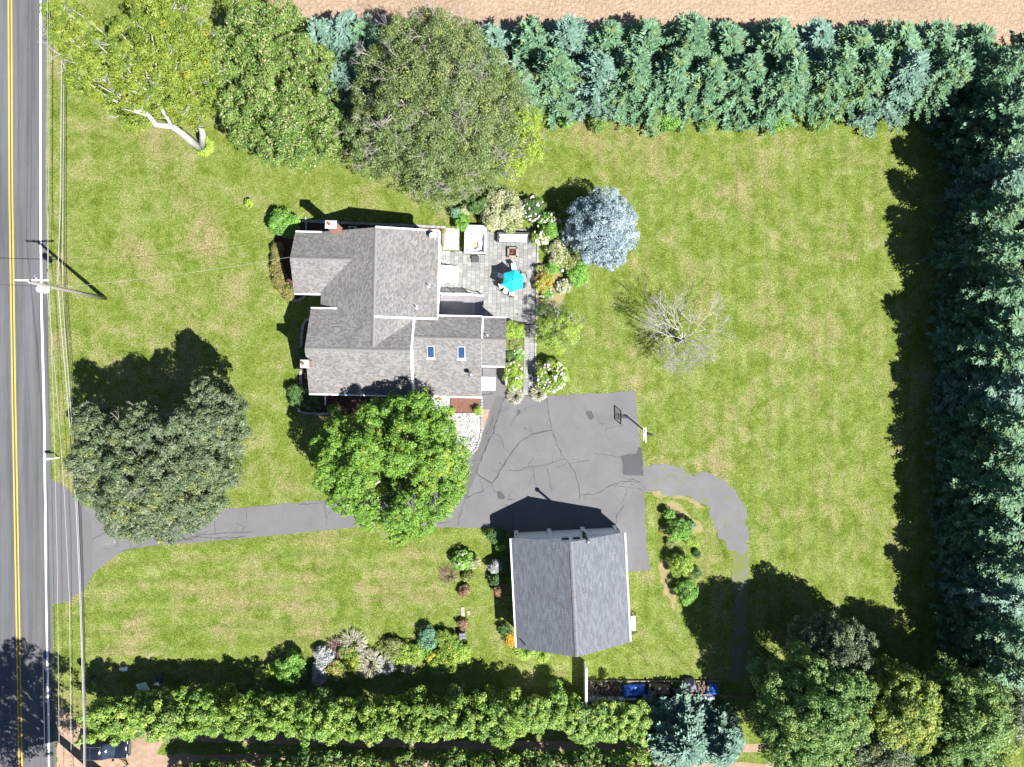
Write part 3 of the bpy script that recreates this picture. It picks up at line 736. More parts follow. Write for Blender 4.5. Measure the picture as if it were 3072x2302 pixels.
roof_d = slab1((-9.36, -1.36, 2.6), (-2.93, -1.36, 2.6), (-2.93, 4.1, 5.2), (-9.36, 4.1, 5.2))
slab1((-2.93, 6.25, 4.15), (-9.27, 6.25, 4.15), (-9.27, 4.1, 5.2), (-2.93, 4.1, 5.2))
slab1((-2.95, 1.64, 3.78), (-.68, 1.64, 3.78), (-.68, 4.08, 5.06), (-2.95, 4.08, 5.06))
slab1((-.68, 6.21, 4.02), (-2.95, 6.21, 4.02), (-2.95, 4.08, 5.06), (-.68, 4.08, 5.06))
def ridge_cap(a, b, parent_b, mat, w=.16):
    a = Vector(a); b = Vector(b); mb = MB(); d = b - a; L = d.length; u = d.normalized(); s = u.cross(Vector((0, 0, 1))).normalized()
    k = max(2, int(L / .3))
    for i in range(k):
        p = a + d * (i / k); q = a + d * ((i + 1) / k) + u * .03
        z0 = .035 + .006 * (i % 2); z1 = .045 + .006 * (i % 2)
        mb.add([p + s * w + Vector((0, 0, z0 - .075)), q + s * w + Vector((0, 0, z1 - .075)), q + Vector((0, 0, z1)), p + Vector((0, 0, z0)), p - s * w + Vector((0, 0, z0 - .075)), q - s * w + Vector((0, 0, z1 - .075))],
               [(0, 1, 2, 3), (3, 2, 5, 4)])
    return parent_b(mb, 'ridge_cap', mat)
ridge_cap((-12.77, 2.95, 6.6), (-12.77, 14.0, 6.6), hb, M['ridge'])
ridge_cap((-20.86, 11.2, 5.6), (-15.2, 11.2, 5.6), hb, M['ridge'])
ridge_cap((-18.98, 2.8, 6.7), (-9.36, 2.8, 6.7), hb, M['ridge'])
ridge_cap((-9.3, 4.1, 5.2), (-2.95, 4.1, 5.2), hb, M['ridge'])
ridge_cap((-2.9, 4.08, 5.06), (-.7, 4.08, 5.06), hb, M['ridge'])
# gutters along the eaves, rake boards over the lower roofs
for a, b in (((-19.0, -1.40, 4.92), (-9.4, -1.40, 4.92)), ((-9.3, -1.43, 2.52), (-2.95, -1.43, 2.52)), ((-7.03, 6.0, 5.4), (-7.03, 14.0, 5.4)), ((-20.85, 14.02, 4.07), (-18.0, 14.02, 4.07)),
             ((-20.85, 8.08, 4.07), (-18.35, 8.08, 4.07)), ((-9.2, 6.32, 4.07), (-2.95, 6.32, 4.07)), ((-2.92, 6.28, 3.94), (-.7, 6.28, 3.94)), ((-2.92, 1.57, 3.70), (-.7, 1.57, 3.70)), ((-19.0, 6.70, 4.92), (-16.1, 6.70, 4.92))):
    mb = MB(); mb.box(min(a[0], b[0]) - (.06 if a[0] == b[0] else 0), max(a[0], b[0]) + (.06 if a[0] == b[0] else 0), min(a[1], b[1]) - (.06 if a[1] == b[1] else 0), max(a[1], b[1]) + (.06 if a[1] == b[1] else 0), a[2] - .05, a[2] + .06)
    hb(mb, 'gutter', M['trim'])
for a, b in (((-12.7, 5.86, 6.585), (-7.05, 5.86, 5.49)), ((-9.27, 2.84, 6.69), (-9.27, -1.4, 4.985)), ((-9.27, 2.84, 6.69), (-9.27, 5.8, 5.36)), ((-12.75, 14.06, 6.6), (-7.08, 14.06, 5.5)), ((-2.9, 6.2, 4.17), (-2.9, 4.15, 5.15))):
    a = Vector(a); b = Vector(b); mb = MB(); d = b - a; sd = Vector((0, .07, 0)) if abs(d.x) > abs(d.y) else Vector((.07, 0, 0)); u = Vector((0, 0, .04)); dn = Vector((0, 0, -.24))
    mb.add([a - sd + dn, a + sd + dn, b + sd + dn, b - sd + dn, a - sd + u, a + sd + u, b + sd + u, b - sd + u], [(0, 3, 2, 1), (4, 5, 6, 7), (0, 1, 5, 4), (1, 2, 6, 5), (2, 3, 7, 6), (3, 0, 4, 7)]); hb(mb, 'rake_board', M['trim'])
# chimneys
def chimney(x0, x1, y0, y1, z, blue=True):
    c = hb(MB().box(x0, x1, y0, y1, 0, z - .12), 'chimney', M['brick'])
    mb = MB(); mb.bbox(x0 - .1, x1 + .1, y0 - .1, y1 + .1, z - .12, z, .04); hb(mb, 'cap', M['concrete'], c)
    mb = MB(); cx, cy = (x0 + x1) / 2, (y0 + y1) / 2
    mb.lathe([(.13, z), (.13, z + .22), (.10, z + .22), (.10, z + .05)], 12, (cx - .12, cy + .02, 0)); hb(mb, 'flue', M['brick'], c)
    return c
chimney(-17.1, -16.25, 13.76, 14.3, 7.4)
chimney(-19.02, -18.42, 1.1, 1.66, 7.6)
# skylights on the lower roof
def roof_d_z(y): return 5.2 - (4.1 - y) * (2.6 / 5.46)
for x in (-7.72, -4.83):
    mb = MB(); y0, y1, w, t = 2.25, 3.38, .36, .09
    for xa, xb, ya, yb in ((x - w, x - w + .07, y0, y1), (x + w - .07, x + w, y0, y1), (x - w + .07, x + w - .07, y0, y0 + .07), (x - w + .07, x + w - .07, y1 - .07, y1)):
        mb.add([(xx, yy, roof_d_z(yy) + zz) for zz in (-.03, t) for yy in (ya, yb) for xx in (xa, xb)], [(0, 2, 3, 1), (4, 5, 7, 6), (0, 1, 5, 4), (2, 6, 7, 3), (0, 4, 6, 2), (1, 3, 7, 5)])
    f = hb(mb, 'skylight', M['alu'])
    mb = MB(); mb.add([(x - w + .07, y0 + .07, roof_d_z(y0 + .07) + .05), (x + w - .07, y0 + .07, roof_d_z(y0 + .07) + .05), (x + w - .07, y1 - .07, roof_d_z(y1 - .07) + .05), (x - w + .07, y1 - .07, roof_d_z(y1 - .07) + .05)], [(0, 1, 2, 3)])
    hb(mb, 'pane', M['skyglass'], f)
    mb = MB(); mb.box(x - w - .06, x + w + .06, y0 - .14, y0 - .003, roof_d_z(y0 - .1) - .02, roof_d_z(y0 - .1) + .035); hb(mb, 'flashing', M['trim'], f)
# vents
def vent(x, y, z, h, r, top=None, flash=True):
    mb = MB(); mb.tube([(x, y, z - .1), (x, y, z + h)], r, 10); v = hb(mb, 'vent_pipe', M['metal'] if top else M['black'], None, True)
    if flash:
        mb = MB(); mb.box(x - .16, x + .16, y - .2, y + .16, z - .04, z + .025); hb(mb, 'flashing', M['metal'] if top else M['alu'], v)
    if top:
        mb = MB(); mb.ball((x, y, z + h + .1), .24, 14, 8, 0, (1, 1, .7)); hb(mb, 'vent_cap', M['metal'], v, True)
vent(-3.95, .82, roof_d_z(.82), .75, .10, True)
vent(-7.95, 8.95, 5.66, .45, .05); vent(-9.03, 6.9, 5.86, .45, .05); vent(-2.47, 4.4, 4.9, .5, .05)
# satellite dish bolted to the east eave
mb = MB(); dM = Matrix.Translation((-7.55, 13.55, 6.15)) @ Matrix.Rotation(R(48), 4, 'X') @ Matrix.Rotation(R(12), 4, 'Y')
mb.lathe([(.0, .0), (.15, .012), (.28, .045), (.38, .09), (.38, .075), (.2, .0), (0, -.02)], 20, (0, 0, 0), 0, dM @ Matrix.Diagonal((1.05, 1, 1, 1)))
dish = hb(mb, 'satellite_dish', M['alu'], None, True)
mb = MB(); mb.tube([(-7.55, 13.5, 5.55), (-7.55, 13.5, 5.9), (-7.55, 13.55, 6.12)], .03, 6); mb.tube([(-7.55, 13.5, 5.75), (-7.3, 13.15, 5.9), (-7.35, 13.1, 6.2)], .02, 5); mb.ball((-7.35, 13.1, 6.24), .06, 8, 5); hb(mb, 'mast', M['alu'], dish)
# windows and doors
def window(face, c, w=.9, h=1.3, z=1.0, two=True):
    """face: 'E','W','N','S'; c: (x, y) on the wall plane"""
    def bx(mb, a0, a1, z0, z1, d0, d1):
        x, y = c
        if face in 'EW':
            sgn = 1 if face == 'E' else -1; xs = sorted((x + sgn * d0, x + sgn * d1)); mb.box(xs[0], xs[1], y + a0, y + a1, z0, z1)
        else:
            sgn = 1 if face == 'N' else -1; ys = sorted((y + sgn * d0, y + sgn * d1)); mb.box(x + a0, x + a1, ys[0], ys[1], z0, z1)
    mb = MB()
    bx(mb, -w / 2 - .09, -w / 2, z - .09, z + h + .09, -.02, .05); bx(mb, w / 2, w / 2 + .09, z - .09, z + h + .09, -.02, .05)
    bx(mb, -w / 2, w / 2, z - .09, z, -.02, .06); bx(mb, -w / 2, w / 2, z + h, z + h + .09, -.02, .05); bx(mb, -w / 2, w / 2, z + h / 2 - .03, z + h / 2 + .03, -.015, .03)
    f = hb(mb, 'window', M['trim'])
    mb = MB(); bx(mb, -w / 2 + .002, w / 2 - .002, z + .002, z + h - .002, -.03, .008); hb(mb, 'pane', M['glass'], f)
for y in (7.6, 9.6, 11.4, 13.0): window('E', (-7.42, y), .9, 1.3, 3.4)
window('E', (-7.42, 12.4), .9, 1.3, 1.0); window('E', (-.95, 4.0), .9, 1.1, 1.2)
for x in (-17.2, -14.6, -12.0): window('S', (x, -1.02), 1.0, 1.4, 1.1); window('S', (x, -1.02), 1.0, 1.2, 3.3)
for x in (-4.3,): window('S', (x, -1.04), 1.0, 1.1, 1.1)
for x in (-19.6,): window('N', (x, 13.66), 1.0, 1.3, 1.1)
for x in (-14.8, -12.4, -9.6): window('N', (x, 13.74), 1.0, 1.3, 1.1); window('N', (x, 13.74), .9, 1.1, 3.6)
for y in (9.6, 12.4): window('W', (-20.6, y), 1.0, 1.4, 1.1)
window('W', (-18.7, 4.6), 1.0, 1.3, 1.1); window('W', (-18.7, -.2), 1.0, 1.3, 1.1); window('W', (-18.7, 3.6), .9, 1.1, 4.1)
def door(x0, x1, y0, y1, z0, z1, knob):
    d = hb(MB().box(x0, x1, y0, y1, z0, z1), 'door', M['trim']); mb = MB(); mb.ball(knob, .045, 8, 6); hb(mb, 'handle', M['metal'], d)
door(-18.02, -17.9, 7.0, 7.95, .3, 2.4, (-18.06, 7.15, 1.3)); door(-8.2, -7.2, -1.1, -1.0, .3, 2.4, (-7.35, -1.15, 1.3)); door(-7.46, -7.36, 7.1, 8.1, .85, 2.9, (-7.3, 7.9, 1.8))
door(-3.24, -3.14, .2, 1.15, .5, 2.5, (-3.1, .35, 1.5))
# canopy over the side door
mb = MB(); mb.bbox(-3.17, -1.62, -.72, .58, 2.5, 2.62, .03); can = hb(mb, 'door_canopy', M['trim'])
for y in (-.6, .45):
    mb = MB(); mb.tube([(-3.18, y, 1.9), (-1.8, y, 2.48)], .03, 6); hb(mb, 'bracket', M['trim'], can)

# things about the house
def hthing(name, label, cat, x, y, z=0.0, group=None): return thing(name, label, cat, hw(x, y, z), HT, group)
# cellar bulkhead on the patio
bk = hthing('cellar_bulkhead', 'white sloping cellar hatch against the rear wall of the house on the patio', 'cellar hatch', -6.55, 10.85)
mb = MB(); mb.add([(-.85, -.78, 0), (.85, -.78, 0), (.85, -.78, .28), (-.85, -.78, .9), (-.85, .78, 0), (.85, .78, 0), (.85, .78, .28), (-.85, .78, .9)], [(0, 1, 2, 3), (5, 4, 7, 6), (1, 5, 6, 2), (4, 0, 3, 7)]); mb.build('side', M['trim'], bk)
for s in (-1, 1):
    mb = MB(); y0, y1 = (-.8, -.01) if s < 0 else (.01, .8)
    mb.add([(-.86, y0, .905), (.9, y0, .27), (.9, y1, .27), (-.86, y1, .905), (-.86, y0, .955), (.9, y0, .32), (.9, y1, .32), (-.86, y1, .955)], [(4, 5, 6, 7), (0, 1, 5, 4), (1, 2, 6, 5), (2, 3, 7, 6), (3, 0, 4, 7)])
    mb.build('leaf_door', M['trim'], bk)
# deck with steps
dk = hthing('deck', 'grey boarded deck with white railing and steps behind the house', 'deck', -5.6, 7.5)
dx, dy = 5.6, -7.5
for i in range(15):
    y0 = 6.33 + i * .155; mb = MB(); mb.bbox(-7.34 + dx, -4.14 + dx, y0 + dy, y0 + .145 + dy, .72, .75, .006); mb.build('deck_board', M['deck'], dk)
for k in range(7):
    mb = MB(); x0 = -4.12 + dx + k * .155; zz = .75 if k < 2 else (.56 if k < 4 else .37 if k < 6 else .19)
    mb.bbox(x0, x0 + .145, 6.33 + dy, 8.65 + dy, zz - .03, zz, .006); mb.build('step_board', M['deck'], dk)
mb = MB(); mb.box(-7.3 + dx, -3.2 + dx, 6.36 + dy, 6.4 + dy, .02, .7 * .25); mb.box(-7.3 + dx, -4.18 + dx, 8.56 + dy, 8.6 + dy, .02, .71); mb.box(-4.2 + dx, -4.16 + dx, 6.4 + dy, 8.56 + dy, .02, .70); mb.build('skirt', M['trim'], dk)
for x, z0, z1 in ((-7.15, .7, 1.75), (-5.65, .7, 1.75), (-4.2, .7, 1.75), (-3.08, .03, 1.05)):
    mb = MB(); mb.box(x - .05 + dx, x + .05 + dx, 8.66 + dy, 8.76 + dy, z0, z1); mb.bbox(x - .075 + dx, x + .075 + dx, 8.635 + dy, 8.785 + dy, z1 + .002, z1 + .05, .02); mb.build('railing_post', M['trim'], dk)
mb = MB(); mb.box(-7.1 + dx, -4.25 + dx, 8.67 + dy, 8.75 + dy, 1.6, 1.66); mb.box(-7.1 + dx, -4.25 + dx, 8.68 + dy, 8.74 + dy, .84, .89); mb.build('rail', M['trim'], dk)
mb = MB(); mb.tube([(-4.15 + dx, 8.71 + dy, 1.62), (-3.12 + dx, 8.71 + dy, .95)], .04, 6); mb.tube([(-4.15 + dx, 8.71 + dy, .9), (-3.12 + dx, 8.71 + dy, .25)], .03, 6); mb.build('rail', M['trim'], dk)
for i in range(24):
    x = -7.02 + i * .118
    if abs(x + 5.65) < .07: continue
    mb = MB(); mb.box(x - .018 + dx, x + .018 + dx, 8.69 + dy, 8.73 + dy, .89, 1.6); mb.build('baluster', M['trim'], dk)
# front stoop, mat, railing
st = hthing('stoop', 'pale concrete entry stoop under the bright green maple', 'stoop', -7.4, -1.9); mb = MB(); mb.bbox(-1.1, 1.15, -.85, .82, 0, .28, .02); mb.build('slab', M['porch'], st)
mb = MB(); mb.bbox(-.5, 1.15, -1.2, -.852, 0, .14, .02); mb.build('step', M['porch'], st)
dmt = hthing('doormat', 'orange brown doormat on the pale entry stoop', 'doormat', -7.35, -1.62, .283); mb = MB(); mb.box(-.36, .36, -.17, .17, 0, .02); mb.build('mat', M['doormat'], dmt)
rl = hthing('railing', 'thin black iron handrail beside the entry stoop', 'railing', -6.12, -2.1)
for y in (-.75, 0, .6):
    mb = MB(); mb.tube([(0, y, 0), (0, y, 1.0)], .018, 6); mb.build('post', M['black'], rl)
mb = MB(); mb.tube([(0, -.75, 1.0), (0, .6, 1.0)], .022, 6); mb.tube([(0, -.75, .3), (0, .6, .3)], .015, 6)
for i in range(10): mb.tube([(0, -.7 + i * .14, .3), (0, -.7 + i * .14, 1.0)], .009, 4)
mb.build('rail', M['black'], rl)
# side steps below the white canopy
ss = hthing('side_steps', 'dark side door steps under the white door canopy', 'steps', -2.5, .3)
mb = MB(); mb.bbox(-.66, .9, -1.0, 1.2, 0, .35, .02); mb.build('landing', M['asphalt'], ss); mb = MB(); mb.bbox(-.66, .75, -1.36, -1.002, 0, .18, .02); mb.build('tread', M['asphalt'], ss)
hr = hthing('handrail', 'dark metal handrail below the white door canopy', 'handrail', -2.5, -1.15)
mb = MB(); mb.tube([(-.62, 0, .9), (.55, .08, .85)], .025, 6); mb.tube([(-.62, 0, 0), (-.62, 0, .9)], .02, 6); mb.tube([(.55, .08, 0), (.55, .08, .85)], .02, 6); mb.build('rail', M['black'], hr)
# north bed, west bed, front bed
HP = lambda pts: [hw(*p) for p in pts]
n_edge = [zh(x, y) for x, y in ((255, 162), (450, 172), (700, 182), (900, 190), (1100, 196), (1370, 212))]
sheet('mulch_bed', [zh(250, 170), zh(1340, 214), zh(1340, 300), hw(-7.3, 13.6), hw(-20.7, 13.5), zh(215, 200)], .006, M['mulch'], .05, .6)
sheet('mulch_bed', [zh(230, 720), hw(-20.7, 8.3), hw(-20.7, 14), zh(120, 160), zh(60, 300), zh(60, 450), zh(60, 640), zh(130, 760), zh(200, 770), zh(300, 740), zh(310, 720)], .010, M['mulch'], .1, .6)
sheet('mulch_bed', [zh(330, 908), zh(290, 940), zh(270, 1020), zh(262, 1150), zh(258, 1310), zh(235, 1420), zh(215, 1520), zh(240, 1600), zh(330, 1632), zh(500, 1640), zh(900, 1650), zh(1200, 1600), hw(-9.0, -1.2), hw(-18.7, -1.0), hw(-18.7, 6.3)], .010, M['mulch'], .05, .6)
sheet('mulch_bed', [zh(1388, 1508), zh(1630, 1508), zh(1630, 1635), zh(1395, 1640)], .014, M['redmulch'], .02, .4)
sheet('gravel_bed', [zd(128, 885), zd(440, 880), zd(441, 1010), zd(420, 1100), zd(390, 1200), zd(345, 1245), zd(260, 1160), zd(180, 1050)], .014, M['white_gravel'], .02, .4)
sheet('brick_walk', [zd(105, 720), zd(128, 720), zd(128, 880), zd(180, 1050), zd(260, 1160), zd(345, 1250), zd(240, 1340), zd(100, 1250), zd(0, 1100), zd(0, 860), zd(100, 840)], .013, M['joint'])
sheet('gravel_bed', [zp(195, 430), zp(235, 350), zp(405, 350), zp(405, 628), zp(200, 622)], .014, M['rgravel'], .03, .4)
sheet('bark_strip', [zd(445, 838), zd(508, 838), zd(495, 900), zd(470, 970), zd(440, 1070), zd(445, 1010)], .018, M['dirt'], .02, .4)
def pebbles(name, quad, n, mat, s0, s1, z):
    mb = MB(); a, b, c, d = quad
    for i in range(n):
        u, v = rnd.random(), rnd.random(); p = (a.lerp(b, u)).lerp(d.lerp(c, u), v); s = rnd.uniform(s0, s1); r = rnd.uniform(0, 3.14)
        ca, sa = math.cos(r) * s, math.sin(r) * s
        mb.add([(p.x + ca, p.y + sa, z), (p.x - sa * .7, p.y + ca * .7, z), (p.x - ca, p.y - sa, z), (p.x + sa * .7, p.y - ca * .7, z), (p.x, p.y, z + s * .8)], [(0, 1, 4), (1, 2, 4), (2, 3, 4), (3, 0, 4)])
    o = mb.build(name, mat); o['kind'] = 'stuff'; return o
pebbles('marble_chip_gravel', (zd(140, 890), zd(435, 885), zd(400, 1130), zd(215, 1090)), 2600, M['marble_chip'], .03, .08, .014)
pebbles('marble_chip_gravel', (zd(225, 1100), zd(400, 1120), zd(360, 1215), zd(310, 1180)), 700, M['marble_chip'], .03, .08, .014)
pebbles('leaf_litter', (zd(140, 890), zd(435, 885), zd(385, 1190), zd(260, 1150)), 330, M['mulch'], .03, .07, .05)
pebbles('river_gravel', (zp(240, 355), zp(400, 355), zp(400, 620), zp(210, 610)), 1500, M['pebble'], .03, .09, .014)
pebbles('bark_chips', (zh(1392, 1512), zh(1626, 1512), zh(1626, 1630), zh(1398, 1632)), 1500, simple('bark_chip', (.22, .12, .09), .9, .5, 9, world_pos=True), .02, .06, .014)
# edging blocks: each one a block of its own
edging_src = MB().bbox(-.5, .5, -.5, .5, 0, 1, .12).mesh('edging_block', M['granite'])
def edging(name, label, pts, w=.24, L=.5, h=.14, cat='edging'):
    root = thing(name, label, cat, pts[0]); pts = [Vector(p) for p in pts]
    acc = 0.0; seg = [(b - a).length for a, b in zip(pts[:-1], pts[1:])]; tot = sum(seg); k = max(1, int(tot / L)); i = 0
    for j in range(k):
        s = (j + .5) * tot / k; i = 0
        while i < len(seg) - 1 and s > seg[i]: s -= seg[i]; i += 1
        d = (pts[i + 1] - pts[i]).normalized(); p = pts[i] + d * s
        o = link_mesh('edging_block', edging_src, root); o.location = p - root.location + Vector((rnd.uniform(-.01, .01), rnd.uniform(-.02, .02), 0)); o.rotation_euler = (0, 0, math.atan2(d.y, d.x) + rnd.uniform(-.04, .04))
        o.scale = (tot / k - .035, w * rnd.uniform(.92, 1.06), h * rnd.uniform(.85, 1.1))
    return root
edging('stone_edging', 'straight pale block edging along the north side of the house', n_edge)
edging('stone_edging', 'curved pale block edging round the west chimney bed', [zh(x, y) for x, y in ((332, 908), (298, 925), (277, 965), (270, 1040), (264, 1150), (263, 1240), (262, 1330), (262, 1420))])
edging('stone_edging', 'short curved block edging at the end of the brown hedge', [zh(x, y) for x, y in ((192, 772), (245, 768), (280, 752), (298, 725))])
edging('stone_edging', 'block edging in the maple shade at the southwest house corner', [zh(x, y) for x, y in ((238, 1595), (262, 1625), (330, 1632), (400, 1636), (490, 1636))])
edging('stone_edging', 'narrow pale curb round the white pebble bed by the driveway', [zd(436, 720), zd(438, 880), zd(440, 1005), zd(424, 1100), zd(392, 1195), zd(345, 1245)], .2, .3)
edging('stone_edging', 'pale curb between red mulch and white pebbles', [zd(130, 884), zd(280, 880), zd(430, 878)], .2, .3)
edging('stone_edging', 'pale curb between red mulch and entry stoop', [zd(128, 722), zd(128, 800), zd(128, 880)], .2, .3)
# flat stepping stones in the white gravel
for i, (x, y) in enumerate(((218, 1026), (271, 1023), (324, 1022), (376, 1021))):
    t = thing('stepping_stone', ['grey stepping stone nearest the maple in the white pebble bed', 'grey stepping stone second from the maple in the white pebbles', 'grey stepping stone third from the maple in the white pebbles', 'grey stepping stone nearest the driveway in the white pebble bed'][i], 'stepping stone', zd(x, y, .03), .02, 'stepping stones in the white gravel')
    mb = MB(); mb.bbox(-.16, .16, -.14, .14, 0, .05, .01); mb.build('stone', M['concrete'], t)
# air conditioner, pipes
ac = thing('air_conditioner', 'round-topped outdoor air conditioning unit behind the north gable', 'air conditioner', P(1062, 696)); mb = MB(); mb.bbox(-.4, .4, -.4, .4, 0, .8, .08); mb.build('casing', M['alu'], ac)
mb = MB(); mb.lathe([(.32, .801), (.32, .82), (.05, .83)], 20); mb.build('fan_grille', M['black'], ac, True); mb = MB(); mb.lathe([(.09, .83), (.09, .85), (0.01, .86)], 10); mb.build('hub', M['metal'], ac)
for lab, a, b in (('grey drain pipe lying across the north mulch bed', zh(305, 245, .1), zh(296, 135, .1)), ('white drain pipe lying across the bed south of the house', zh(452, 1490, .1), zh(447, 1562, .1)), ('white drain pipe end beside the southwest block edging', zh(478, 1612, .1), zh(496, 1640, .1))):
    t = thing('drain_pipe', lab, 'drain pipe', a); d = b - a; mb = MB(); mb.tube([(0, 0, 0), d * .5, d, d + d.normalized() * .12 + Vector((0, 0, -.04))], [.07, .07, .07, .075], 8); mb.build('pipe', M['alu'] if 'grey' in lab else M['trim'], t, True)

# ------------------------------------------------------------------ patio
patio = sheet('patio', HP([(-7.4, 6.0), (2.2, 6.0), (2.2, 15.35), (-5.15, 15.35), (-5.15, 13.28), (-7.4, 13.28)]), .012, M['joint'])
walk = sheet('patio_walk', HP([(1.1, -1.2), (2.2, -1.2), (2.2, 5.99), (1.1, 5.99)]), .012, M['joint'])
pv = []
nc = 22; cw = 9.55 / nc
for c in range(nc):
    x = -7.38 + cw * c; y = 6.05 + rnd.choice((0, .1, .2)); cols_top = 13.25 if x < -5.15 else 15.3
    while y < cols_top - .15:
        L = rnd.choice((.24, .42, .42, .62, .42))
        L = min(L, cols_top - y); pv.append((x + cw / 2, y + L / 2, cw, L)); y += L
for c in range(2):
    y = -1.15
    while y < 5.9:
        L = rnd.choice((.3, .42, .62)); L = min(L, 5.97 - y); pv.append((1.13 + c * .52 + .26, y + L / 2, .52, L)); y += L
def hidden(p):   # under deck, hatch or tub
    x, y = p[0], p[1]
    return (x < -3.1 and 6.3 < y < 8.7) or (x < -5.8 and 10.1 < y < 11.6) or (-4.9 < x < -2.6 and 12.6 < y < 15.4)
pv.sort(key=lambda p: (hidden(p), -p[2] * p[3]))
paver_src = MB().bbox(-.5, .5, -.5, .5, 0, 1, .03).mesh('paver', M['paver'])
for i, (x, y, w, L) in enumerate(pv[:300]):
    o = link_mesh('paver', paver_src, patio); o.location = hw(x, y, .012); o.rotation_euler = (0, 0, HT + rnd.uniform(-.008, .008)); o.scale = (w - .022, L - .022, .03 + rnd.uniform(-.004, .005))
mb = MB()
for (x, y, w, L) in pv[300:]:
    mb.bbox(x - w / 2 + .011, x + w / 2 - .011, y - L / 2 + .011, y + L / 2 - .011, .012, .042 + rnd.uniform(-.004, .005), .004)
o = mb.build('small_pavers', M['paver'], patio); o['kind'] = 'stuff'; o.rotation_euler = (0, 0, HT)
edging('stone_edging', 'narrow stone curb along the garden side of the patio', [hw(2.3, 15.2), hw(2.3, -1.1)], .16, .6, .12)
edging('stone_edging', 'low dark stone curb at the top of the patio behind the sofa', [hw(-2.3, 15.45), hw(1.4, 15.45)], .2, .5, .16)
# brick walk pavers beside the gravel bed
bw = thing('paved_path', 'grey block path curving from the entry under the maple', 'path', zd(150, 1150))
bsrc = MB().bbox(-.5, .5, -.5, .5, 0, 1, .04).mesh('paver', M['paver'])
from mathutils.geometry import intersect_point_tri_2d
bpoly = [zd(105, 720), zd(128, 720), zd(128, 880), zd(180, 1050), zd(260, 1160), zd(345, 1250), zd(240, 1340), zd(100, 1250), zd(0, 1100), zd(0, 860), zd(100, 840)]
def inside(p, poly):
    r = False; j = len(poly) - 1
    for i in range(len(poly)):
        a, b = poly[i], poly[j]
        if (a.y > p.y) != (b.y > p.y) and p.x < (b.x - a.x) * (p.y - a.y) / (b.y - a.y) + a.x: r = not r
        j = i
    return r
k = 0
x0, y0 = zd(0, 1340).x, zd(0, 1340).y
for i in range(40):
    for j in range(60):
        p = Vector((x0 + i * .22 + (.11 if j % 2 else 0), y0 + j * .13, 0))
        if inside(p, bpoly) and (p - zd(240, 1200)).length < 2.6 and k < 290:
            k += 1; o = link_mesh('paver', bsrc, bw); o.location = p - bw.location + Vector((0, 0, .013)); o.scale = (.205, .115, .03)
# hot tub
ht = hthing('hot_tub', 'square hot tub with marbled shell and folded white cover', 'hot tub', HL(1427, 733).x, HL(1427, 733).y)
mb = MB()
for a in ((-1.06, 1.06, 1.0, 1.06), (-1.06, 1.06, -1.06, -1.0), (-1.06, -1.0, -1.0, 1.0), (1.0, 1.06, -1.0, 1.0)): mb.box(*a, 0, .82)
mb.build('cabinet', M['darkgrey'], ht)
g = 30; mb = MB(); vs_ = []
def tubz(x, y):
    ax, ay = abs(x), abs(y); m = max(ax, ay)
    if m > .92: return .90
    seat = .52 + .05 * math.sin(5 * x + 1) * math.sin(4 * y)
    foot = .18
    rfoot = math.hypot((x + .05) / .38, (y + .12) / .42)
    z = seat if rfoot > 1 else foot
    if m > .8: z = max(z, .52 + (m - .8) / .12 * .36)
    if abs(math.hypot(x - .55, y + .5) - .0) < .32: z = min(z, .38)
    if math.hypot(x + .62, y + .68) < .25: z = .74
    return z
for j in range(g + 1):
    for i in range(g + 1):
        x = -1 + 2 * i / g; y = -1 + 2 * j / g; vs_.append((x * 1.0, y * 1.0, tubz(x, y)))
mb.add(vs_, [(j * (g + 1) + i, j * (g + 1) + i + 1, (j + 1) * (g + 1) + i + 1, (j + 1) * (g + 1) + i) for j in range(g) for i in range(g)]); mb.build('shell', M['tub'], ht, True)
mb = MB()
for a in ((-1.1, 1.1, .95, 1.1), (-1.1, 1.1, -1.1, -.95), (-1.1, -.95, -.95, .95), (.95, 1.1, -.95, .95)): mb.bbox(*a, .82, .93, .05)
mb.build('rim', M['tubrim'], ht)
mb = MB(); mb.lathe([(.36, .19), (.36, .2), (.01, .2)], 14, (-.05, -.12, 0)); mb.build('footwell', M['tubfloor'], ht)
for x in (-.35, .3):
    mb = MB(); mb.bbox(x - .12, x + .12, .84, .90, .86, .96, .02); mb.build('headrest', M['darkgrey'], ht)
mb = MB(); mb.lathe([(.09, .93), (.09, .96), (.01, .97)], 12, (-.72, -.8, 0)); mb.build('control', M['metal'], ht)
mb = MB(); mb.bbox(-1.05, 1.08, 1.12, 1.5, .25, 1.12, .06); mb.build('cover', M['cushion'], ht); mb = MB(); mb.bbox(-1.02, 1.05, 1.51, 1.72, .2, 1.0, .06); mb.build('cover', M['cushion'], ht)
stp = hthing('tub_step', 'small grey plastic step in front of the hot tub', 'step', HL(1426, 779).x, HL(1426, 779).y); mb = MB(); mb.bbox(-.38, .38, -.3, .3, 0, .18, .02); mb.build('tread', M['darkgrey'], stp); mb = MB(); mb.bbox(-.36, .36, .0, .3, .182, .38, .02); mb.build('tread', M['darkgrey'], stp)
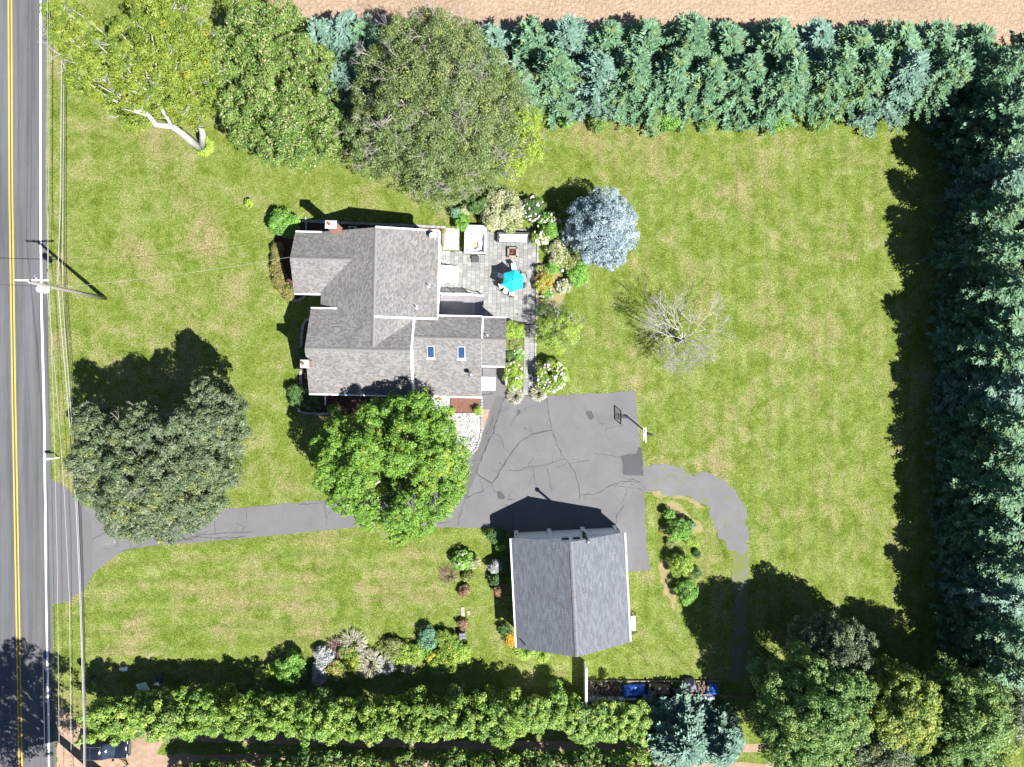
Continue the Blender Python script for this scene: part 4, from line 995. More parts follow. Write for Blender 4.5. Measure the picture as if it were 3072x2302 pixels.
# sofa
sp_ = HL(1540, 717)
sf = hthing('outdoor_sofa', 'long dark outdoor sofa with white seat cushions facing the fire pit', 'sofa', sp_.x, sp_.y)
W2 = 1.62
mb = MB(); mb.bbox(-W2, W2, -.4, .45, .08, .3, .03); mb.build('base', M['darkgrey'], sf)
mb = MB(); mb.bbox(-W2, W2, .30, .52, .302, .82, .03); mb.build('backrest', M['darkgrey'], sf)
for s in (-1, 1):
    mb = MB(); mb.bbox(min(s * W2, s * (W2 - .17)), max(s * W2, s * (W2 - .17)), -.4, .298, .302, .6, .03); mb.build('arm', M['darkgrey'], sf)
for i in range(4):
    w = (2 * W2 - .38) / 4; x = -W2 + .19 + i * w
    mb = MB(); mb.bbox(x + .03, x + w - .03, -.38, .17, .302, .46, .05); mb.build('seat_cushion', M['cushion'], sf)
    mb = MB(); mb.bbox(x + .01, x + w - .01, .175, .298, .34, .8, .05); mb.build('back_cushion', M['cushion'], sf)
for lab, x, r_ in (('white throw pillow at the house end of the outdoor sofa', -1.12, .5), ('white throw pillow leaning at the garden end of the outdoor sofa', .85, -.7), ('white throw pillow in the garden corner of the outdoor sofa', 1.16, .6)):
    t = hthing('throw_pillow', lab, 'pillow', sp_.x + x, sp_.y - .05, .47, 'throw pillows on the sofa'); t.rotation_euler = (R(-35), 0, r_)
    mb = MB(); mb.ball((0, 0, .16), .24, 10, 6, 0, (1, .35, .75)); mb.build('cushion', M['cushion'], t, True)
# fire pit
fp_ = HL(1538, 759)
fp = hthing('fire_pit', 'square pale stone fire pit with red lava rock on the patio', 'fire pit', fp_.x, fp_.y)
for lvl in range(2):
    for k in range(4):
        for j in range(3):
            a = k * math.pi / 2; M4 = Matrix.Rotation(a, 4, 'Z'); mb = MB(); x = -.3 + j * .34 - .04
            mb.bbox(x - .165, x + .165, .32, .52, lvl * .2, lvl * .2 + .195, .015, 0, M4); mb.build('stone_block', M['stone'], fp)
mb = MB(); 
for a in ((-.34, .34, .28, .34), (-.34, .34, -.34, -.28), (-.34, -.28, -.28, .28), (.28, .34, -.28, .28)): mb.box(*a, .33, .41)
mb.build('steel_ring', M['black'], fp)
mb = MB()
for i in range(60): mb.ball((rnd.uniform(-.26, .26), rnd.uniform(-.26, .26), .26 + rnd.uniform(-.03, .04)), rnd.uniform(.03, .06), 5, 4)
o = mb.build('lava_rocks', M['lava'], fp); o['kind'] = 'stuff'
# parasol, table, chairs
uc = HL(1540, 841.5, 2.35)
um = hthing('patio_umbrella', 'turquoise hexagonal patio umbrella over a dining table', 'umbrella', uc.x, uc.y)
U = 1.2; apz = 2.62; rimz = 2.12
ang0 = R(22)
for k in range(6):
    a, b = ang0 + k * math.pi / 3, ang0 + (k + 1) * math.pi / 3; mb = MB(); rows = []
    nseg = 6
    for i in range(7):
        r = .13 + (U - .13) * i / 6; row = []
        for j in range(nseg + 1):
            t = j / nseg; A = Vector((math.cos(a), math.sin(a))); B_ = Vector((math.cos(b), math.sin(b))); q = A.lerp(B_, t) * r
            q = q * (1 - .07 * math.sin(math.pi * t) * (i / 6) ** 2)
            z = apz - (apz - rimz) * (i / 6) ** 1.15 - .045 * math.sin(math.pi * t) * (i / 6)
            row.append((q.x, q.y, z))
        rows += row
    mb.add(rows, [(i * (nseg + 1) + j, (i + 1) * (nseg + 1) + j, (i + 1) * (nseg + 1) + j + 1, i * (nseg + 1) + j + 1) for i in range(6) for j in range(nseg)]); mb.build('canopy_panel', M['teal'], um, True)
    mb = MB(); mb.tube([(.05 * math.cos(a), .05 * math.sin(a), apz - .03), (U * math.cos(a), U * math.sin(a), rimz - .015)], .011, 5); mb.build('rib', M['metal'], um)
mb = MB(); mb.lathe([(.20, apz - .06), (.12, apz + .02), (.03, apz + .06), (.0, apz + .06)], 6); mb.build('vent_cap', M['teal'], um)
mb = MB(); mb.tube([(0, 0, 0), (0, 0, apz + .1)], .024, 8); mb.build('pole', M['metal'], um); mb = MB(); mb.ball((0, 0, apz + .12), .045, 8, 6); mb.build('finial', M['darkgrey'], um)
mb = MB(); mb.lathe([(.26, 0), (.26, .05), (.06, .09), (.04, .3)], 16); mb.build('base', M['darkgrey'], um)
tb = hthing('dining_table', 'round glass patio table under the turquoise umbrella', 'table', uc.x, uc.y)
mb = MB(); mb.lathe([(.05, .70), (.68, .70), (.70, .715), (.68, .73), (.05, .73)], 28); mb.build('table_top', M['glass'], tb, True)
for k in range(4):
    a = k * math.pi / 2 + .6; mb = MB(); mb.tube([(.55 * math.cos(a), .55 * math.sin(a), 0), (.45 * math.cos(a), .45 * math.sin(a), .69)], .02, 6); mb.build('leg', M['black'], tb)
def make_chair():
    t = thing('patio_chair', 'x', 'chair')
    mb = MB(); mb.bbox(-.24, .24, -.24, .24, .40, .44, .015); mb.build('seat', M['cushion'], t)
    mb = MB(); mb.add([(-.24, .24, .44), (.24, .24, .44), (.23, .36, .92), (-.23, .36, .92), (-.24, .27, .44), (.24, .27, .44), (.23, .39, .92), (-.23, .39, .92)], [(0, 1, 2, 3), (5, 4, 7, 6), (3, 2, 6, 7), (0, 3, 7, 4), (1, 5, 6, 2)]); mb.build('backrest', M['cushion'], t)
    mb = MB(); mb.tube([(-.26, .26, .4), (-.25, .385, .95), (.25, .385, .95), (.26, .26, .4)], .022, 6); mb.build('back_frame', M['black'], t)
    for s in (-1, 1):
        mb = MB(); mb.tube([(s * .28, -.22, .38), (s * .28, -.22, .62), (s * .28, .3, .66)], .02, 6); mb.build('arm', M['black'], t)
        for y in (-.22, .26):
            mb = MB(); mb.tube([(s * .26, y, 0), (s * .26, y, .42)], .017, 6); mb.build('leg', M['black'], t)
    return t
chs = [('patio chair tucked in on the fire pit side of the umbrella table', zp(1085, 850), 10), ('patio chair left of the umbrella table, the one nearer the fire pit', zp(930, 955), 75), ('patio chair left of the umbrella table, the one nearer the deck', zp(945, 1075), 105),
       ('patio chair pulled out toward the deck, fully clear of the umbrella', zp(1060, 1180), 182), ('patio chair on the garden side of the umbrella table', zp(1185, 1065), -110), ('patio chair at the garden corner of the umbrella table', zp(1190, 960), -70), ('patio chair under the umbrella edge beside the pulled out chair', zp(985, 1140), 150)]
for i, (lab, p, a) in enumerate(chs):
    o = make_chair() if i == 0 else copy_tree(ch0)
    if i == 0: ch0 = o
    o['label'] = lab; o['group'] = 'chairs round the umbrella table'; o.location = (p.x, p.y, .042); o.rotation_euler = (0, 0, R(a))

# ------------------------------------------------------------------ garage
GT = .052
RG = Matrix.Rotation(GT, 4, 'Z')
GX, GY = 4.6, -20.2
def gw(x, y, z=0.0): return RG @ Vector((x, y, z))
ga = thing('garage', 'three bay garage with blue grey shingle gable roof beside the driveway', 'garage', gw(GX, GY), GT)
def gb(mb, name, mats, parent=None, smooth=False):
    mb.v = [(p[0] - GX, p[1] - GY, p[2]) for p in mb.v]
    return mb.build(name, mats, parent or ga, smooth)
gs = [M['roof2'], M['trim']]
mb = MB(); mb.slab((-.86, -25.45, 3.3), (-.86, -14.86, 3.3), (4.66, -14.86, 6.2), (4.66, -25.45, 6.2)); gb(mb, 'roof', gs)
mb = MB(); mb.slab((10.06, -14.86, 3.3), (10.06, -25.45, 3.3), (4.66, -25.45, 6.2), (4.66, -14.86, 6.2)); gb(mb, 'roof', gs)
ridge_cap((4.66, -25.43, 6.2), (4.66, -14.88, 6.2), gb, M['ridge2'], .17)
wall_pts = [(-.5, 0), (9.7, 0), (9.7, 3.2), (4.66, 5.9), (-.5, 3.2)]
gb(prism_y(wall_pts, -25.15, -15.12), 'wall', M['siding'])
for x in (-.35, 2.95, 6.3, 9.55):
    mb = MB(); mb.bbox(x - .2, x + .2, -15.11, -14.8, 0, 2.75, .03); gb(mb, 'pilaster', M['siding'])
for i, (xa, xb) in enumerate(((-.1, 2.7), (3.2, 6.05), (6.55, 9.3))):
    d = gb(MB().box(xa, xb, -15.115, -15.05, 0, 2.3), 'garage_door', M['trim'])
    for r_ in range(4):
        for c_ in range(4):
            w = (xb - xa) / 4; mb = MB(); mb.bbox(xa + c_ * w + .06, xa + (c_ + 1) * w - .06, .0, .03, 0, 1, .005)
            mb.v = [(p[0], -15.112 + p[1], .06 + r_ * .56 + p[2] * .46) for p in mb.v]; gb(mb, 'door_panel', M['siding'], d)
mb = MB(); mb.box(-.5, 9.7, -15.11, -14.98, 2.78, 3.0); gb(mb, 'header', M['siding'])
for x in (4.3, 5.35):
    f = gb(MB().box(x - .42, x + .42, -15.11, -15.03, 3.5, 4.5), 'window', M['trim']); mb = MB(); mb.box(x - .34, x + .34, -15.05, -15.02, 3.58, 4.42); gb(mb, 'pane', M['glass'], f)
for x in (-.35, 9.55):
    mb = MB(); mb.box(x - .06, x + .06, -14.795, -14.70, 2.2, 2.45); l = gb(mb, 'wall_lamp', M['black']); mb = MB(); mb.ball((x, -14.66, 2.3), .09, 8, 6); gb(mb, 'lamp_globe', M['lamp'], l)
mb = MB(); mb.tube([(6.14, -14.72, 2.9), (6.14, -14.72, 7.0)], .12, 12); fl = gb(mb, 'flue', M['black'], None, True)
mb = MB(); mb.lathe([(.14, 6.9), (.22, 7.0), (.2, 7.12), (.05, 7.2)], 16, (6.14, -14.72, 0)); gb(mb, 'flue_cap', M['metal'], fl, True)
mb = MB(); mb.box(5.98, 6.3, -15.11, -14.6, 3.6, 3.7); gb(mb, 'flue_bracket', M['black'], fl)
for x, s in ((-.93, -1), (10.13, 1)):
    mb = MB(); mb.box(x - .06, x + .06, -25.4, -14.9, 3.16, 3.2); mb.box(x - .065, x - .045, -25.4, -14.9, 3.2, 3.3); mb.box(x + .045, x + .065, -25.4, -14.9, 3.2, 3.3); g_ = gb(mb, 'gutter', M['trim'])
    for k in range(11):
        mb = MB(); y = -25.2 + k * 1.02; mb.box(x - .044, x + .044, y - .02, y + .02, 3.26, 3.29); gb(mb, 'gutter_strap', M['trim'], g_)
mb = MB(); mb.tube([(-.1, -24.9, 3.6), (-.1, -24.9, 4.2)], .06, 8); gb(mb, 'vent_pipe', M['black'])  # pipe added in place of a small dark mark near this roof corner
f = gb(MB().box(4.0, 5.4, -25.21, -25.15, 1.0, 2.2), 'window', M['trim']); mb = MB(); mb.box(4.1, 5.3, -25.23, -25.2, 1.1, 2.1); gb(mb, 'pane', M['glass'], f)
for y in (-17.5, -22.5):
    f = gb(MB().box(9.7, 9.76, y - .5, y + .5, 1.0, 2.1), 'window', M['trim']); mb = MB(); mb.box(9.74, 9.78, y - .42, y + .42, 1.08, 2.02); gb(mb, 'pane', M['glass'], f)

# ------------------------------------------------------------------ basketball hoop
bh = thing('basketball_hoop', 'dark pole basketball hoop with clear backboard beside the driveway', 'basketball hoop', P(1938, 1297))
mb = MB(); mb.tube([(0, 0, 0), (0, 0, 3.35)], .07, 8); mb.build('pole', M['black'], bh)
mb = MB(); mb.tube([(0, .06, 3.3), (-.75, .06, 3.45)], .03, 6); mb.tube([(0, -.06, 3.3), (-.75, -.06, 3.45)], .03, 6); mb.tube([(0, .06, 2.85), (-.75, .06, 2.95)], .03, 6); mb.tube([(0, -.06, 2.85), (-.75, -.06, 2.95)], .03, 6); mb.tube([(.12, 0, 3.2), (-.2, 0, 3.38)], .05, 6); mb.build('arm', M['black'], bh)
mb = MB(); mb.box(-.80, -.76, -.66, .66, 2.9, 3.85); bb_ = mb.build('backboard', M['acrylic'], bh)
mb = MB()
for a in ((-.82, -.74, -.7, .7, 3.85, 3.93), (-.82, -.74, -.7, .7, 2.84, 2.9), (-.82, -.74, -.7, -.66, 2.9, 3.85), (-.82, -.74, .66, .7, 2.9, 3.85)): mb.box(*a)
mb.box(-.825, -.805, -.3, .3, 3.15, 3.2); mb.box(-.825, -.805, -.3, .3, 3.55, 3.6); mb.build('frame', M['trim'], bb_)
mb = MB(); mb.tube([(-1.05 + .23 * math.cos(a), .23 * math.sin(a), 3.05) for a in [i * math.pi / 10 for i in range(21)]], .012, 5); rm = mb.build('hoop', simple('hoop_red', (.5, .08, .03), .5), bh)
mb = MB()
for k in range(12):
    a = k * math.pi / 6; mb.tube([(-1.05 + .23 * math.cos(a), .23 * math.sin(a), 3.04), (-1.05 + .14 * math.cos(a + .5), .14 * math.sin(a + .5), 2.65)], .006, 3); mb.tube([(-1.05 + .23 * math.cos(a), .23 * math.sin(a), 3.04), (-1.05 + .14 * math.cos(a - .5), .14 * math.sin(a - .5), 2.65)], .006, 3)
mb.build('net', M['trim'], rm)

# ------------------------------------------------------------------ utility pole and lines
pb = P(315, 895); ptop = 10.9
up = thing('utility_pole', 'weathered utility pole with white crossarm and transformer by the road', 'utility pole', pb)
mb = MB(); mb.tube([(0, 0, 0), (0, 0, 5), (0, 0, ptop)], [.2, .17, .13], 10); mb.build('pole', M['pole'], up, True)
ca, cb = P(48, 838, 10.6) - pb, P(147, 838, 10.6) - pb
mid = (ca + cb) / 2
mb = MB(); mb.box(ca.x, cb.x, -.06, .06, 10.54, 10.66); mb.v = [(p[0], p[1] + .22, p[2]) for p in mb.v]; mb.build('crossarm', M['crossarm'], up)
for x in (ca.x + .08, mid.x - .5, cb.x - .08, 0):
    mb = MB(); zz = 10.66 if x else ptop; mb.lathe([(.03, 0), (.06, .04), (.04, .08), (.07, .12), (.04, .18)], 8, (x, .22 if x else 0, zz)); mb.build('insulator', M['trim'], up)
mb = MB(); mb.tube([(ca.x + .6, .2, 10.55), (0, .12, 9.9)], .02, 5); mb.tube([(cb.x - .6, .2, 10.55), (0, .12, 9.9)], .02, 5); mb.build('brace', M['metal'], up)
tp = P(128, 869, 8.3) - pb
mb = MB(); mb.lathe([(.28, 0), (.3, .04), (.3, .95), (.26, 1.0), (.0, 1.03)], 16, (tp.x, tp.y, 7.8)); trn = mb.build('transformer', M['sign_white'], up, True)
mb = MB(); mb.tube([(tp.x + .1, tp.y, 8.85), (tp.x + .1, tp.y, 9.1)], .05, 6); mb.tube([(tp.x, tp.y, 8.2), (0, 0, 8.2)], .05, 6); mb.build('bushing', M['sign_white'], trn)
mb = MB(); mb.tube([(-.2, .25, 9.5), (-.35, .5, 9.6), (-.3, .7, 9.9)], .04, 6); mb.build('cutout_switch', M['trim'], up)
def line_thing(name, label, cat, pts, r, mat, sag=0.0, group=None, seg=5, k=9):
    out = []
    for a, b in zip(pts[:-1], pts[1:]):
        for i in range(k):
            t = i / k; out.append(a.lerp(b, t) - Vector((0, 0, sag * 4 * t * (1 - t))))
    out.append(pts[-1]); t = thing(name, label, cat, pts[0], 0, group); mb = MB(); mb.tube([p - pts[0] for p in out], r, seg); mb.build('strand', mat, t); return t
gl = 'overhead lines along the road'
line_thing('power_line', 'thin dark power line over the road, the one nearest the yellow lines', 'power line', [P(60, -700, 10.3), P(57, 0, 10.2), P(54, 600, 10.5), P(48, 838, 10.75), P(87, 1200, 10.4), P(123, 1700, 10.2), P(134, 2240, 10.2), P(150, 3000, 10.3)], .018, M['wire'], 0, gl)
line_thing('power_line', 'thin dark power line over the road leading to the pole top', 'power line', [P(96, -700, 10.6), P(96, 0, 10.5), P(95, 500, 10.8), P(90, 834, 11.05), P(121, 1200, 10.7), P(140, 1700, 10.5), P(150, 2302, 10.4), P(160, 3000, 10.4)], .018, M['wire'], 0, gl)
line_thing('power_line', 'thin power line running along the white edge line of the road', 'power line', [P(150, -700, 10.3), P(143, 0, 10.2), P(140, 600, 10.5), P(147, 838, 10.75), P(160, 1200, 10.4), P(172, 1700, 10.2), P(178, 2302, 10.2), P(185, 3000, 10.3)], .018, M['cable'], 0, gl)
line_thing('power_line', 'twisted pale cable over the verge, between pole and white line', 'power line', [P(150, -700, 7.9), P(148, 0, 7.9), P(146, 600, 8.1), P(141, 872, 8.3), P(156, 1016, 8.2), P(172, 1200, 8.0), P(192, 1471, 7.8), P(208, 1793, 7.8), P(214, 2302, 7.9), P(220, 3000, 8)], .022, M['cable'], 0, gl)
line_thing('telephone_cable', 'thick pale telephone cable over the verge, outermost of the bundle', 'cable', [P(192, -700, 6.4), P(186, 0, 6.4), P(181, 600, 6.6), P(173, 850, 6.9), P(185, 1000, 6.8), P(203, 1200, 6.6), P(228, 1525, 6.4), P(239, 1780, 6.4), P(251, 2172, 6.5), P(253, 3000, 6.6)], .036, M['cable'], 0, gl)
line_thing('telephone_cable', 'grey telephone cable in the middle of the bundle over the verge', 'cable', [P(200, -700, 6.1), P(193, 0, 6.1), P(188, 600, 6.4), P(187, 865, 6.6), P(195, 1000, 6.4), P(210, 1200, 6.3), P(233, 1525, 6.2), P(243, 1780, 6.2), P(254, 2172, 6.3), P(256, 3000, 6.3)], .026, M['cable'], 0, gl)
line_thing('telephone_cable', 'dark telephone cable in the bundle, nearest the lawn', 'cable', [P(204, -700, 5.8), P(197, 0, 5.8), P(194, 600, 6.0), P(194, 868, 6.2), P(201, 1000, 6.1), P(216, 1200, 6.0), P(238, 1525, 5.9), P(247, 1780, 5.9), P(257, 2172, 6.0), P(259, 3000, 6.0)], .03, M['wire'], 0, gl)
line_thing('service_cable', 'twisted service cable sagging across the lawn from pole to house', 'cable', [P(192, 862, 7.4), P(868, 772, 5.5)], .012, M['cable'], .9, None, 5, 24)
line_thing('service_cable', 'pair of dark cables crossing the road from the pole', 'cable', [P(187, 862, 7.2), P(100, 858, 7.1), P(0, 855, 7.1), P(-600, 850, 7.3)], .03, M['wire'], 0)

# mailbox
mp = P(177, 1373)
mx = thing('mailbox', 'pale grey mailbox on a white post at the road edge', 'mailbox', mp)
mb = MB(); mb.box(-.05, .05, -.05, .05, 0, 1.05); mb.box(-.55, .05, -.045, .045, .95, 1.03); mb.build('post', M['trim'], mx)
mb = MB(); pr = [(-.12, 0), (.12, 0), (.12, .14), (.085, .22), (0, .26), (-.085, .22), (-.12, .14)]; n = len(pr)
mb.add([(-.75, a, 1.032 + b) for a, b in pr] + [(-.2, a, 1.032 + b) for a, b in pr], [tuple(range(n))[::-1], tuple(range(n, 2 * n))] + [(i, (i + 1) % n, n + (i + 1) % n, n + i) for i in range(n)]); bx_ = mb.build('box', M['sign_white'], mx)
mb = MB(); mb.box(-.5, -.47, -.14, -.122, 1.1, 1.3); mb.build('flag', simple('flag_red', (.5, .03, .02), .5), bx_)

# ------------------------------------------------------------------ parked vehicle
cr_ = thing('parked_car', 'dark navy sport utility vehicle parked on the dirt track by the road', 'car', P(330, 2233), R(-1.5))
def loft(secs, mats, name, parent, smooth=True):
    mb = MB(); n = len(secs[0])
    for s in secs: pass
    vs_ = [p for s in secs for p in s]; fs = []
    for i in range(len(secs) - 1):
        for k in range(n - 1): fs.append((i * n + k, (i + 1) * n + k, (i + 1) * n + k + 1, i * n + k + 1))
    fs += [tuple(range(n)), tuple((len(secs) - 1) * n + k for k in range(n))[::-1]]
    mb.add(vs_, fs); return mb.build(name, mats, parent, smooth)
def bsec(x, hw_, z0, zb): return [(x, -hw_ * .92, z0), (x, -hw_, z0 + .12), (x, -hw_, (z0 + zb) / 2), (x, -hw_ * .97, zb - .06), (x, -hw_ * .9, zb), (x, 0, zb + .025), (x, hw_ * .9, zb), (x, hw_ * .97, zb - .06), (x, hw_, (z0 + zb) / 2), (x, hw_, z0 + .12), (x, hw_ * .92, z0)]
body = loft([bsec(-2.3, .80, .45, .95), bsec(-2.22, .90, .3, 1.05), bsec(-1.4, .94, .25, 1.06), bsec(0, .94, .25, 1.04), bsec(.9, .94, .25, 1.02), bsec(1.5, .93, .25, 1.0), bsec(2.1, .88, .3, .92), bsec(2.28, .76, .4, .78)], M['carpaint'], 'body', cr_)
def csec(x, hb_, ht_, zb, zt): return [(x, -hb_, zb), (x, -ht_, zt - .06), (x, -ht_ * .9, zt), (x, 0, zt + .025), (x, ht_ * .9, zt), (x, ht_, zt - .06), (x, hb_, zb)]
loft([csec(-2.2, .84, .70, 1.0, 1.06), csec(-1.95, .86, .70, 1.0, 1.62), csec(-1.6, .87, .72, 1.0, 1.72), csec(-.4, .87, .72, 1.0, 1.74), csec(.25, .87, .72, 1.0, 1.68), csec(1.1, .86, .8, .98, 1.05)], M['glass'], 'windows', cr_)
loft([csec(-1.98, .72, .72, 1.62, 1.70), csec(-1.5, .735, .735, 1.66, 1.765), csec(-.4, .735, .735, 1.68, 1.785), csec(.2, .73, .73, 1.62, 1.72)], M['carpaint'], 'roof', cr_)
for y in (-.62, .62):
    mb = MB(); mb.tube([(-1.7, y, 1.76), (-1.5, y, 1.83), (-.1, y, 1.83), (.1, y, 1.76)], .02, 6); mb.build('roof_rail', M['metal'], cr_)
mb = MB(); mb.box(-.95, -.93, -.6, .6, 1.775, 1.797); mb.build('roof_seam', M['metal'], cr_)
for s in (-1, 1):
    for x in (-1.4, 1.42):
        MM = Matrix.Translation((x, s * .84, .34)) @ Matrix.Rotation(R(90), 4, 'X'); mb = MB(); mb.lathe([(.22, -.11), (.34, -.1), (.35, 0), (.34, .1), (.22, .11)], 18, (0, 0, 0), 0, MM); w = mb.build('wheel', M['tyre'], cr_, True)
        mb = MB(); mb.lathe([(.05, -.112), (.22, -.105), (.22, .105), (.05, .112)], 14, (0, 0, 0), 0, MM); mb.build('rim', M['rim'], w)
    mb = MB(); mb.bbox(.85, 1.02, min(s * .92, s * 1.1), max(s * .92, s * 1.1), 1.0, 1.16, .03); mb.build('mirror', M['carpaint'], cr_)
    for x in (-.75, .25):
        mb = MB(); mb.box(x, x + .2, min(s * .935, s * .965), max(s * .935, s * .965), .9, .93); mb.build('handle', M['metal'], cr_)
    mb = MB(); mb.bbox(2.05, 2.24, min(s * .5, s * .8), max(s * .5, s * .8), .7, .86, .02); mb.build('headlight', M['lamp'], cr_)
    mb = MB(); mb.bbox(-2.33, -2.24, min(s * .6, s * .85), max(s * .6, s * .85), .8, 1.0, .02); mb.build('tail_light', simple('tail_red', (.3, .02, .02), .3), cr_)
    mb = MB(); mb.box(-1.0, .95, min(s * .9, s * 1.0), max(s * .9, s * 1.0), .3, .34); mb.build('side_step', M['metal'], cr_)
mb = MB(); mb.bbox(2.2, 2.36, -.75, .75, .4, .58, .04); mb.build('bumper', M['darkgrey'], cr_); mb = MB(); mb.bbox(-2.42, -2.27, -.8, .8, .42, .62, .04); mb.build('bumper', M['darkgrey'], cr_)
mb = MB(); mb.box(2.29, 2.31, -.45, .45, .6, .74); mb.build('grille', M['rim'], cr_)
for y in (-.3, .3):
    mb = MB(); mb.tube([(1.12, y, 1.055), (1.3, y + .35, 1.05)], .012, 4); mb.build('wiper', M['black'], cr_)

# ------------------------------------------------------------------ yard things
def lt(name, label, cat, p, rz=0.0, group=None): return thing(name, label, cat, p, rz, group)
# yard sign on a white post
sg = lt('yard_sign', 'white yard sign with blue band on a white post in the hedge shade', 'sign', P(437, 2062), R(15))
mb = MB(); mb.box(-.05, .05, -.05, .05, 0, 1.9); mb.build('post', M['sign_white'], sg); mb = MB(); mb.box(-.2, 1.1, -.045, .045, 1.62, 1.72); mb.build('arm', M['sign_white'], sg)
MS = Matrix.Translation((.5, .42, 1.25)) @ Matrix.Rotation(R(-68), 4, 'X')
mb = MB(); mb.box(-.5, .5, -.02, .02, -.5, .5, 0, MS); pn = mb.build('panel', M['sign_white'], sg)
mb = MB(); mb.box(-.46, -.28, .021, .026, -.46, .46, 0, MS); mb.build('blue_band', M['signblue'], pn)
mb = MB()
for i in range(5): mb.box(-.12 + .1 * i, -.07 + .1 * i, .021, .026, -.33, .28 - .1 * (i % 3), 0, MS)
mb.build('lettering', M['cable'], pn)
# small dark sign with white marks
ds = lt('small_sign', 'small black sign with white marks at the road end of the hedge', 'sign', P(283, 2036), R(28))
for k in (0, 1):
    MS = Matrix.Translation((.0 + .1 * k, .32 - .42 * k, .35)) @ Matrix.Rotation(R(-50), 4, 'X'); mb = MB(); mb.box(-.38, .38, -.02, .02, -.2, .2, 0, MS); q = mb.build('panel', M['black'], ds)
    mb = MB()
    for i in range(4): mb.box(-.22 + .12 * i, -.15 + .12 * i, .021, .026, -.1, .06 + .03 * (i % 2), 0, MS)
    mb.build('white_marks', M['sign_white'], q)
for x in (-.3, .3):
    mb = MB(); mb.tube([(x, 0, 0), (x, 0, .45)], .02, 5); mb.build('stake', M['black'], ds)
# white crate in the grass
wc = lt('crate', 'small white crate in the grass beside the shadow of the bare tree', 'crate', P(372, 2006), R(4))
mb = MB(); mb.bbox(-.1, .38, -.17, .17, 0, .3, .03); mb.build('body', M['trim'], wc); mb = MB(); mb.bbox(-.38, -.12, -.12, .12, 0, .2, .03); mb.build('end_block', M['trim'], wc); mb = MB(); mb.tube([(-.35, .2, .2), (0, .26, .28), (.3, .2, .3)], .02, 5); mb.build('handle', M['black'], wc)
# person sitting on the grass next to the sign
pp = P(478, 2046)
pe = lt('person', 'person in blue jeans and white top sitting on shaded grass by the sign', 'person', pp, R(0))
def skin_body(name, verts, edges, rad, mat, parent, sub=1):
    me = bpy.data.meshes.new(name); me.from_pydata(verts, edges, []); me.materials.append(mat); o = link_mesh(name, me, parent)
    md = o.modifiers.new('skin', 'SKIN'); lay = me.skin_vertices[0] if me.skin_vertices else None
    if lay is None:
        bpy.context.view_layer.update(); lay = me.skin_vertices[0]
    for v, r in zip(lay.data, rad): v.radius = (r, r)
    lay.data[0].use_root = True
    ss_ = o.modifiers.new('sub', 'SUBSURF'); ss_.levels = sub; ss_.render_levels = sub; return o
V_ = [(0, 0, .14), (0, -.06, .36), (0, -.1, .56), (0, -.1, .68), (0, -.08, .82), (.1, .08, .15), (.2, .42, .26), (.3, .8, .08), (.34, .9, .1), (-.1, .08, .15), (-.24, .42, .24), (-.32, .82, .08), (-.36, .92, .1),
      (.18, -.1, .56), (.42, -.05, .44), (.68, .02, .46), (-.18, -.1, .56), (-.28, .05, .34), (-.2, .26, .26), (.76, .05, .46), (-.18, .33, .26)]
Ee = [(0, 1), (1, 2), (2, 3), (3, 4), (0, 5), (5, 6), (6, 7), (7, 8), (0, 9), (9, 10), (10, 11), (11, 12), (2, 13), (13, 14), (14, 15), (2, 16), (16, 17), (17, 18), (15, 19), (18, 20)]
Rr = [.13, .12, .13, .05, .1, .09, .065, .045, .05, .09, .065, .045, .05, .06, .045, .033, .06, .045, .033, .04, .04]
skin_body('body', V_, Ee, Rr, M['skin'], pe, 2)
skin_body('jeans', [V_[i] for i in (0, 5, 6, 7, 9, 10, 11)], [(0, 1), (1, 2), (2, 3), (0, 4), (4, 5), (5, 6)], [.155, .11, .085, .07, .11, .085, .07], M['jeans'], pe, 2)
skin_body('shirt', [(0, -.01, .2), V_[1], (0, -.1, .57), V_[13], (.32, -.08, .49), V_[16], (-.24, -.02, .44)], [(0, 1), (1, 2), (2, 3), (3, 4), (2, 5), (5, 6)], [.155, .15, .15, .085, .065, .085, .065], M['shirt'], pe, 2)
mb = MB(); mb.ball((0, -.105, .86), .125, 12, 8, 0, (1, 1, .95)); mb.ball((0, -.18, .76), .09, 10, 6, 0, (1, .7, 1.3)); mb.build('hair', M['hair'], pe, True)
mb = MB(); mb.ball((0, .025, .81), .02, 6, 4); mb.build('nose', M['skin'], pe, True)
mb = MB(); mb.ball((-.036, .012, .835), .014, 6, 4); mb.ball((.036, .012, .835), .014, 6, 4); mb.build('eyes', M['black'], pe, True)
for hp, s in (((.76, .05, .46), 1), ((-.18, .33, .26), -1)):
    mb = MB()
    for k in range(4): mb.tube([(hp[0], hp[1] + .02 * (k - 1.5), hp[2]), (hp[0] + .05 * s + .02, hp[1] + .026 * (k - 1.5) + .02, hp[2] - .005), (hp[0] + .08 * s + .02, hp[1] + .026 * (k - 1.5) + .03, hp[2] - .02 - .004 * k)], [.011, .01, .008], 5)
    mb.tube([(hp[0], hp[1] - .03, hp[2]), (hp[0] + .04 * s, hp[1] - .07, hp[2])], [.012, .009], 5); mb.build('hand', M['skin'], pe, True)
for x, y in ((.36, .93), (-.38, .95)):
    mb = MB(); mb.bbox(x - .05, x + .05, y - .1, y + .04, .02, .19, .03); mb.build('shoe', M['black'], pe)
